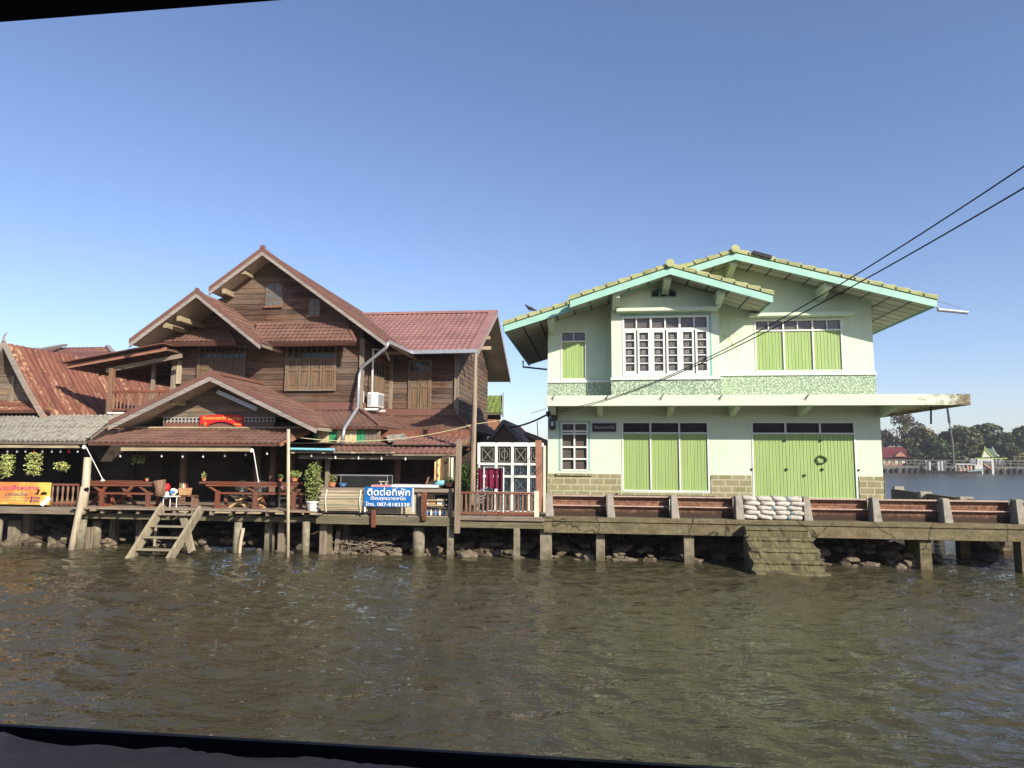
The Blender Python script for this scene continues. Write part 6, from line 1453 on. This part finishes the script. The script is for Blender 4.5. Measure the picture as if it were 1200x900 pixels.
t2 = MB().box(xr_ + .0, xr_ + .06, 19.95, 20.2, 1.14, zs_[0] + .0).build('side_panel', 'cream_paint', t)
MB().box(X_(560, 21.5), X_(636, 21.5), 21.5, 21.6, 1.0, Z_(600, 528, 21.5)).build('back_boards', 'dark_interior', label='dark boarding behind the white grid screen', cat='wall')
# drying rack with maroon cloths
t = thing('clothes_rack', 'white pipe clothes rack standing on the patio', 'rack', (X_(590, 19.3), 19.3, 1.14)); xa, xb = X_(567, 19.3), X_(590, 19.3); zt_ = Z_(580, 547.5, 19.3)
g = MB().tube([(xa, 19.3, 1.15), (xa, 19.3, zt_), (xb, 19.3, zt_), (xb, 19.3, 1.15)], .022, 6); g.build('frame', 'plastic_white', t)
for x in (xa, xb): MB().tube([(x, 19.1, 1.17), (x, 19.5, 1.17)], .022, 6).build('foot', 'plastic_white', t)
for i, (p0_, p1_, pb_) in enumerate(((560, 565.5, 575), (569, 577.5, 572), (578, 583, 573), (583.5, 588.5, 576))):
    cloth(X_(p0_, 19.34), X_(p1_, 19.34), Z_(575, pb_, 19.34), Z_(575, 549, 19.34), 19.36 + .02 * i, 'cloth_maroon', 1.2, .035, 'maroon_cloth', f'maroon cloth hanging on the white pipe rack, {words[i]} from the left', 'cloth')
g = MB(); z = 1.16
t = thing('folded_chair', 'grey slatted folding chair leaning behind the patio fence', 'chair', tuple(at(562, 600, 18.9)))
for k in range(5): a = at(556 + k, 592 - k * 4, 18.9); MB().bar(a, a + Vector((.28, 0, .12)), .03, .04).build('slat', 'steel', t)
MB().bar(at(556, 600, 18.9), at(563, 575, 18.9), .03, .04).build('frame', 'steel', t)
# cables
def sag(a, b, s, n=24):
    a, b = Vector(a), Vector(b); return [a.lerp(b, k / n) - Vector((0, 0, s * 4 * (k / n) * (1 - k / n))) for k in range(n + 1)]
cs = at(652, 481, 20.93)
for (e, s, lab) in ((at(1330, 106, 7.0), .62, 'upper black cable running from the meter bracket over the water to the upper right'), (at(1330, 142, 6.6), .46, 'lower black cable running from the meter bracket over the water to the upper right')):
    e = Vector((e.x, e.y, e.z)); pts_ = sag(cs + Vector((0, 0, .02 if s > .5 else -.06)), e, s, 40); tn_ = (pts_[-1] - pts_[-2]).normalized(); pts_ += [pts_[-1] + tn_ * k + Vector((0, 0, .006 * k * k)) for k in (2, 4, 6, 8, 10)]
    tag(MB().tube(pts_, .009, 6).build('power_cable', 'cable_black', smooth=True), lab, 'cable', 'cables crossing over the canal')
a = at(646, 483, 21.0); b = at(598, 501, 24.0)
tag(MB().tube(sag(a, b, .08), .03, 6).build('service_cable', 'cable_black', smooth=True), 'thick black cable bundle running from the meter bracket towards the rear houses', 'cable')
tag(MB().tube(sag(at(640, 479, 20.9), at(556, 497, 19.0), .05), .008, 5).tube(sag(at(556, 497, 19.0), at(352, 513, 18.3), .25), .011, 5).build('cord', 'cord_yellow', smooth=True), 'thin pale yellow cord strung from the green house to the porch awning', 'cord')
# ================================================================== FAR BANK
YFB = 156.0
def fb(px, py, Y=YFB): return at(px, py, Y)
t = thing('embankment', 'long dark river wall with fender piles along the far bank', 'wall', tuple(fb(1130, 555)), None)
MB().box(20, 140, 157.5, 159.6, -.5, 1.55).build('wall', 'far_concrete', t)
g = MB(); rj = random.Random(9); x = 30
while x < 120: MB().box(x, x + .45, 157.0, 157.5, -.5, rj.uniform(.9, 1.3)).build('fender_pile', 'far_dark', t); x += rj.uniform(1.1, 1.5)
t = thing('bank_fence', 'pale low fence along the top of the far embankment', 'fence', tuple(fb(1130, 545, 159)))
g = MB(); x = 30
while x < 130: g.box(x, x + .18, 158.2, 158.4, 1.5, 2.9); x += 1.6
g.build('posts', 'far_concrete', t, kind='stuff'); MB().box(30, 130, 158.25, 158.35, 2.65, 2.85).box(30, 130, 158.25, 158.35, 2.05, 2.2).build('rails', 'far_concrete', t)
def tree(px, pt, pb, wpx, Y, mat, seed, lab, clumps=16, n=2600, leaf=.42, bare=0, trunk_top=.45):
    rr = random.Random(seed); b = at(px, pb, Y); b.z = 1.2; zt_ = Z_(px, pt, Y); H_ = zt_ - b.z; hw = wpx / F * Y / 2
    t = thing('tree', lab, 'tree', tuple(b)); g = MB(); st = MB(); top = Vector((b.x + rr.uniform(-.3, .3), Y, b.z + H_ * trunk_top)); st.tube([b, b.lerp(top, .5) + Vector((rr.uniform(-.3, .3), 0, 0)), top], [.5, .38, .28], 8)
    cl = []
    for k in range(clumps):
        u = (k + .5) / clumps; z = b.z + H_ * (.22 + .72 * (u ** .8)) ; rad = hw * math.sin(math.pi * min(.95, .22 + .70 * u)) ; ang = rr.uniform(0, 6.28); r = rad * rr.uniform(.25, .85)
        cl.append(Vector((b.x + r * math.cos(ang), Y + r * math.sin(ang) * .8, z)))
    cl.append(Vector((b.x, Y, zt_ - H_ * .10)))
    for c in cl:
        s = hw * rr.uniform(.26, .42); g.leaves(c, (s * 1.2, s * 1.1, s * .68), n // len(cl), leaf, rr, .6); st.tube([top - Vector((0, 0, rr.uniform(0, .2) * H_)), (top + c) / 2 + Vector((0, 0, .2)), c], [.2, .12, .04], 5)
    if bare:
        for k in range(60): c = rr.choice(cl); d = Vector((rr.gauss(0, 1), rr.gauss(0, .5), abs(rr.gauss(0, .8)))).normalized() * rr.uniform(1, 2.2); st.tube([c, c + d], [.06, .02], 4)
    g.build('crown', mat, t); st.build('trunk', 'bark', t)
for a in [(1062, 484, 545, 52, 168, 'leaf_far_dry', 1, 'tall thin-crowned tree with bare twigs behind the red-roofed pavilion', 15, 1500, .34, 1, .5),
          (1036, 505, 545, 34, 172, 'leaf_far_olive', 2, 'round olive tree half hidden by the green house corner', 12, 2200),
          (1082, 503, 548, 46, 165, 'leaf_far_olive', 3, 'olive-brown broad tree right of the tall thin-crowned tree', 16, 2800),
          (1099, 514, 550, 34, 161, 'leaf_far_dark', 4, 'dark green rounded tree at the water, left of the leaning mast', 14, 2600),
          (1112, 506, 548, 36, 167, 'leaf_far', 5, 'mid-green tree directly behind the leaning mast', 14, 2400),
          (1133, 501, 548, 44, 163, 'leaf_far', 6, 'broad layered tree behind the moored boat', 18, 3000),
          (1152, 499, 548, 42, 169, 'leaf_far_dark', 7, 'tall tree behind the gantry frame', 16, 2600),
          (1164, 495, 548, 34, 173, 'leaf_far', 8, 'highest tree top above the green-trimmed pavilion', 14, 2000, .4),
          (1182, 508, 548, 36, 165, 'leaf_far_dark', 9, 'dark tree right of the green-trimmed pavilion', 15, 2500),
          (1200, 501, 548, 40, 167, 'leaf_far_dark', 10, 'dark tree at the right edge of the picture', 15, 2500),
          (1225, 504, 548, 44, 170, 'leaf_far', 11, 'green tree just beyond the right edge of the picture', 14, 1800),
          (1120, 527, 552, 26, 160.5, 'leaf_far_dark', 12, 'low dark bushy tree at the foot of the leaning mast', 9, 1300),
          (1072, 528, 550, 22, 161, 'leaf_far_dark', 13, 'low dark bushy tree beside the red roof', 9, 1200),
          (1190, 528, 551, 26, 160.8, 'leaf_far_olive', 14, 'low olive bush right of the green-trimmed pavilion', 9, 1300),
          (1020, 512, 548, 30, 170, 'leaf_far', 15, 'tree behind the green house corner at the far bank', 12, 1200),
          (1262, 500, 548, 46, 168, 'leaf_far_dark', 16, 'far bank tree farthest to the right', 14, 1500)]:
    tree(*a)
# red roofed house
t = thing('far_pavilion', 'far house with a dark red tiled roof behind the green house corner', 'house', tuple(fb(1050, 545, 160))); Y = 160
a, r0, r1, b = fb(1012, 536, Y), fb(1018, 524, Y + 3), fb(1060, 524, Y + 3), fb(1071, 537, Y)
for (p, q, s, u) in (((a.x, Y, a.z), (b.x, Y, a.z), (r1.x, Y + 3, r1.z), (r0.x, Y + 3, r1.z)), ((b.x, Y + 6, a.z), (a.x, Y + 6, a.z), (r0.x, Y + 3, r1.z), (r1.x, Y + 3, r1.z)), ((b.x, Y, a.z), (b.x, Y + 6, a.z), (r1.x, Y + 3, r1.z), (r1.x, Y + 3, r1.z + .01))): roofside(t, p, q, s, u, 'far_red_roof', 'far_red_roof', .15, .3, .8, .03)
MB().box(a.x + 1, b.x - 1.5, Y + 1, Y + 5, 1.4, a.z).build('wall', 'far_wall', t)
c_ = fb(1055, 535, Y - .3); MB().prism([(c_.x - 1.2, c_.z), (c_.x + 1.2, c_.z), (c_.x, c_.z + 1.1)], Y - .4, Y + .6).build('gable', 'fascia_orange', t)
g = MB()
for k in range(7): x = a.x + 1.3 + k * 1.4; g.box(x, x + .7, Y + .93, Y + .99, 1.9, a.z - .3)
g.build('openings', 'cream_paint', t)
# temple style pavilion
t = thing('far_pavilion', 'small pavilion with a grey steep roof edged in yellow-green on the far bank', 'pavilion', tuple(fb(1163, 545, 159))); Y = 159.8
e0, e1 = fb(1141, 536.5, Y), fb(1179, 537.5, Y); MB().box(e0.x, e1.x, Y - .5, Y + 5, e0.z - .18, e0.z).build('lower_eave', 'far_green_trim', t)
for (pxa, pxb, pxc) in ((1152, 1155, 1163), (1160, 1163.5, 1171)):
    pass
pa = [fb(1154, 525, Y), fb(1157.5, 531, Y), fb(1163, 535.5, Y)]; pb_ = [fb(1163.5, 526, Y + 2), fb(1166, 531, Y + 2), fb(1171, 535, Y + 2)]
g = MB(); [g.slab([pa[k], pb_[k], pb_[k + 1], pa[k + 1]], .1) for k in (0, 1)]; g.build('roof', 'far_green_roof', t)
l0 = fb(1150, 536, Y); MB().add([pa[0], pa[1], pa[2], l0, (l0.x, Y + .2, l0.z), (pa[0].x, Y + .2, pa[0].z), (pa[2].x, Y + .2, pa[2].z)], [(0, 3, 2, 1), (5, 6, 4)]).build('gable', 'ink_grey', t)
MB().tube([pa[0] + Vector((0, 0, .5)), pa[0], pa[1], pa[2]], [.05, .16, .16, .16], 6).build('verge_trim', 'far_green_trim', t); MB().tube([pb_[0] + Vector((-.1, 0, .5)), pb_[0], pb_[1], pb_[2]], [.05, .14, .14, .14], 6).build('verge_trim', 'boat_white', t)
MB().tube([fb(1154, 525, Y), fb(1150.5, 535.8, Y)], .12, 6).build('verge_trim', 'far_green_trim', t)
for px in (1145, 1153, 1162, 1170, 1177): x = fb(px, 540, Y).x; MB().box(x - .12, x + .12, Y, Y + .24, 1.4, e0.z - .18).build('column', 'far_concrete', t)
t = thing('far_pavilion', 'low dark shed at the right edge of the far bank', 'shed', tuple(fb(1195, 545, 160))); a, b = fb(1186, 533, 160), fb(1215, 533, 160); MB().slab([(a.x, 159.5, a.z - .3), (b.x, 159.5, a.z - .3), (b.x, 163, a.z + .3), (a.x, 163, a.z + .3)], .2).build('roof', 'far_concrete', t)
for x in (a.x + .4, (a.x + b.x) / 2, b.x - .4): MB().box(x - .12, x + .12, 159.8, 160, 1.4, a.z - .4).build('column', 'boat_dark', t)
MB().box(a.x + .3, b.x, 162, 162.2, 1.4, a.z).build('back_wall', 'far_dark', t)
# gantry, boat, bollards, mast
t = thing('gantry', 'white post frame with a sloping gangway beside the moored boat', 'gantry', tuple(fb(1155, 553, 154)))
for px in (1146.5, 1150, 1163): x = fb(px, 545, 154); MB().box(x.x - .22, x.x + .22, 153.9, 154.3, -1, fb(px, 539.5, 154).z).build('post', 'boat_white', t)
a, b = fb(1145, 539.5, 154), fb(1164, 539.5, 154); MB().box(a.x, b.x, 153.85, 154.35, a.z - .1, a.z + .3).build('crossbeam', 'boat_white', t); MB().bar(fb(1151, 543, 154.6), fb(1164, 552, 154.6), 1.2, .35).build('gangway', 'far_wall', t)
t = thing('boat', 'long low passenger boat with an orange and white stern moored at the far bank', 'boat', tuple(fb(1118, 555, 152))); Y = 152.6
a, b = fb(1083, 552, Y), fb(1149, 552, Y); L = b.x - a.x
g = MB(); n = 14; P_ = []
for i in range(n + 1): u = i / n; w_ = .25 + .95 * math.sin(math.pi * min(1, .12 + u * .78)) ** .6; zt_ = .55 + .55 * (u > .6) * ((u - .6) / .4) + .25 * (1 - u) ** 4; P_.append((a.x + L * u, w_, zt_))
for x, w_, z in P_: g.v += [(x, Y - w_, z), (x, Y - w_ * .6, -.2), (x, Y + w_ * .6, -.2), (x, Y + w_, z)]
for i in range(n):
    for k in range(4): g.f.append((i * 4 + k, i * 4 + (k + 1) % 4, (i + 1) * 4 + (k + 1) % 4, (i + 1) * 4 + k))
g.f += [(0, 1, 2, 3), (n * 4 + 3, n * 4 + 2, n * 4 + 1, n * 4)]
g.build('hull', 'boat_dark', t); a2 = fb(1130, 551, Y).x; MB().hexa([(a2, Y - 1.25, .45), (b.x - .1, Y - 1.0, .75), (b.x - .1, Y - .9, .75), (a2, Y - 1.15, .45)], [(a2, Y - 1.3, .62), (b.x + .1, Y - 1.1, 1.12), (b.x + .1, Y - 1.0, 1.12), (a2, Y - 1.2, .62)]).build('stripe', 'boat_green', t)
a3, b3 = fb(1117, 544, Y).x, fb(1140, 544, Y).x; MB().box(a3, b3, Y - 1.1, Y + 1.1, fb(1130, 544.5, Y).z, fb(1130, 543.5, Y).z).build('canopy', 'boat_white', t)
for k in range(6): x = a3 + (b3 - a3) * k / 5; MB().box(x - .06, x + .06, Y - 1.05, Y - .95, .5, fb(1130, 544.5, Y).z).build('canopy_post', 'boat_white', t)
a4, b4 = fb(1130, 549, Y), fb(1138, 542, Y); MB().box(a4.x + .4, b4.x - .2, Y - .7, Y + .9, .5, b4.z - .3).build('cabin', 'boat_orange', t); MB().box(a4.x - 1.6, a4.x + .2, Y - .9, Y + .9, .5, 1.25).build('seats', 'far_wall', t)
MB().box(b4.x + .2, b4.x + 1.6, Y - .8, Y + .8, .6, 1.9).build('stern_house', 'boat_white', t)
for px, lab in ((1090, 'white mooring post on the far bank, alone on the left'), (1100.5, 'white mooring post on the far bank, left one of a close pair'), (1104.5, 'white mooring post on the far bank, right one of a close pair')):
    p = fb(px, 548, 156); MB().tube([(p.x, 156.4, -1), (p.x, 156.4, fb(px, 541, 156).z)], .27, 10).build('mooring_post', 'boat_white', label=lab, cat='post', group='white mooring posts on the far bank')
t = thing('mast', 'tall pale leaning mast with a darker top on the far bank', 'mast', tuple(fb(1118, 535, 158))); MB().tube([fb(1118, 548, 158), fb(1116.5, 520, 158), fb(1112.6, 495, 158)], [.20, .17, .13], 8).build('pole', 'far_concrete', t); MB().tube([fb(1112.6, 496, 158), fb(1110, 477, 158)], [.26, .22], 8).build('top_section', 'far_dark', t)
for px, lab in ((1165.5, ), ) if False else (): pass
# ================================================================== FOREGROUND: the viewer's own building
t = thing('riverside_roof', 'dark blue-black tarp covered lean-to roof with black gutter along the bottom edge', 'roof', (-1, 3, .6))
xa, xb = -9, 9; g = MB(); rj = random.Random(14); N, M = 150, 26
for i in range(N + 1):
    for j in range(M + 1):
        x = xa + (xb - xa) * i / N; v = j / M; y = 3.59 - 2.4 * v; z = 1.145 + .98 * v
        f = mnoise.noise(Vector((x * 1.3 + y * .9, y * .25, 1))) * .05 + abs(mnoise.noise(Vector((x * 3.1 + y * 1.6, y * .5, 5)))) * .05
        f2 = abs(mnoise.noise(Vector((x * 5.5 + y * 3.5, y * .8, 11)))) * .06; cr = max(0, 1 - abs(mnoise.noise(Vector((x * .9 + y * .8, y * .1, 21)))) * 14) * .07; g.v.append((x, y, z + (f * .5 + f2 * .6 + cr * .5) * min(1, v * 5) - .02))
for i in range(N):
    for j in range(M): a = i * (M + 1) + j; g.f.append((a, a + 1, a + M + 2, a + M + 1))
g.build('tarp', 'tarp', t, smooth=True)
MB().box(xa, xb, 3.605, 3.635, 1.02, 1.20).box(xa, xb, 3.44, 3.605, 1.02, 1.05).build('gutter', 'gutter_black', t)

for x in (-8, 0, 8): MB().box(x - .08, x + .08, 2.9, 3.06, -1, 1.3).build('post', 'timber_z', t)
t = thing('riverside_house', 'dark eave of the building the picture is taken from, in the upper left corner', 'house', (0, -4, 0))
a, b = at(0, 26, 1.0), at(310, .5, 1.0); dz = b.z - a.z
MB().hexa([(-16, 1.0, a.z), (26, 1.0, a.z), (26, -.9, a.z + .25), (-16, -.9, a.z + .25)], [(-16, 1.0, a.z + .04), (26, 1.0, a.z + .04), (26, -.9, a.z + 1.2), (-16, -.9, a.z + 1.2)]).build('eave', 'gutter_black', t)
g = MB(); g.prismx([(-.95, 3.9), (-7, 3.9), (-7, 4.9), (-4, 6.1), (-.95, 5.0)], -16, 30)
g.build('upper_wall', 'siding', t)
MB().box(-16, 30, -7, -1.2, -1, 1.2).build('lower_wall', 'siding', t)
for x in range(-16, 31, 4): MB().box(x - .12, x + .12, -1.2, -.95, 1.2, 3.9).build('column', 'timber_z', t)
MB().box(-16, 30, -7, -6.8, 1.2, 3.9).build('back_wall', 'siding', t)
MB().box(-16, 30, -1.2, 1.4, .95, 1.05).build('terrace', 'timber', t)

# ================================================================== HAZE over the whole scene
hb_ = MB().box(-420, 920, -70, 620, -2.2, 26).build('haze', 'haze_air', kind='stuff', label='thin pale haze in the air over the river')
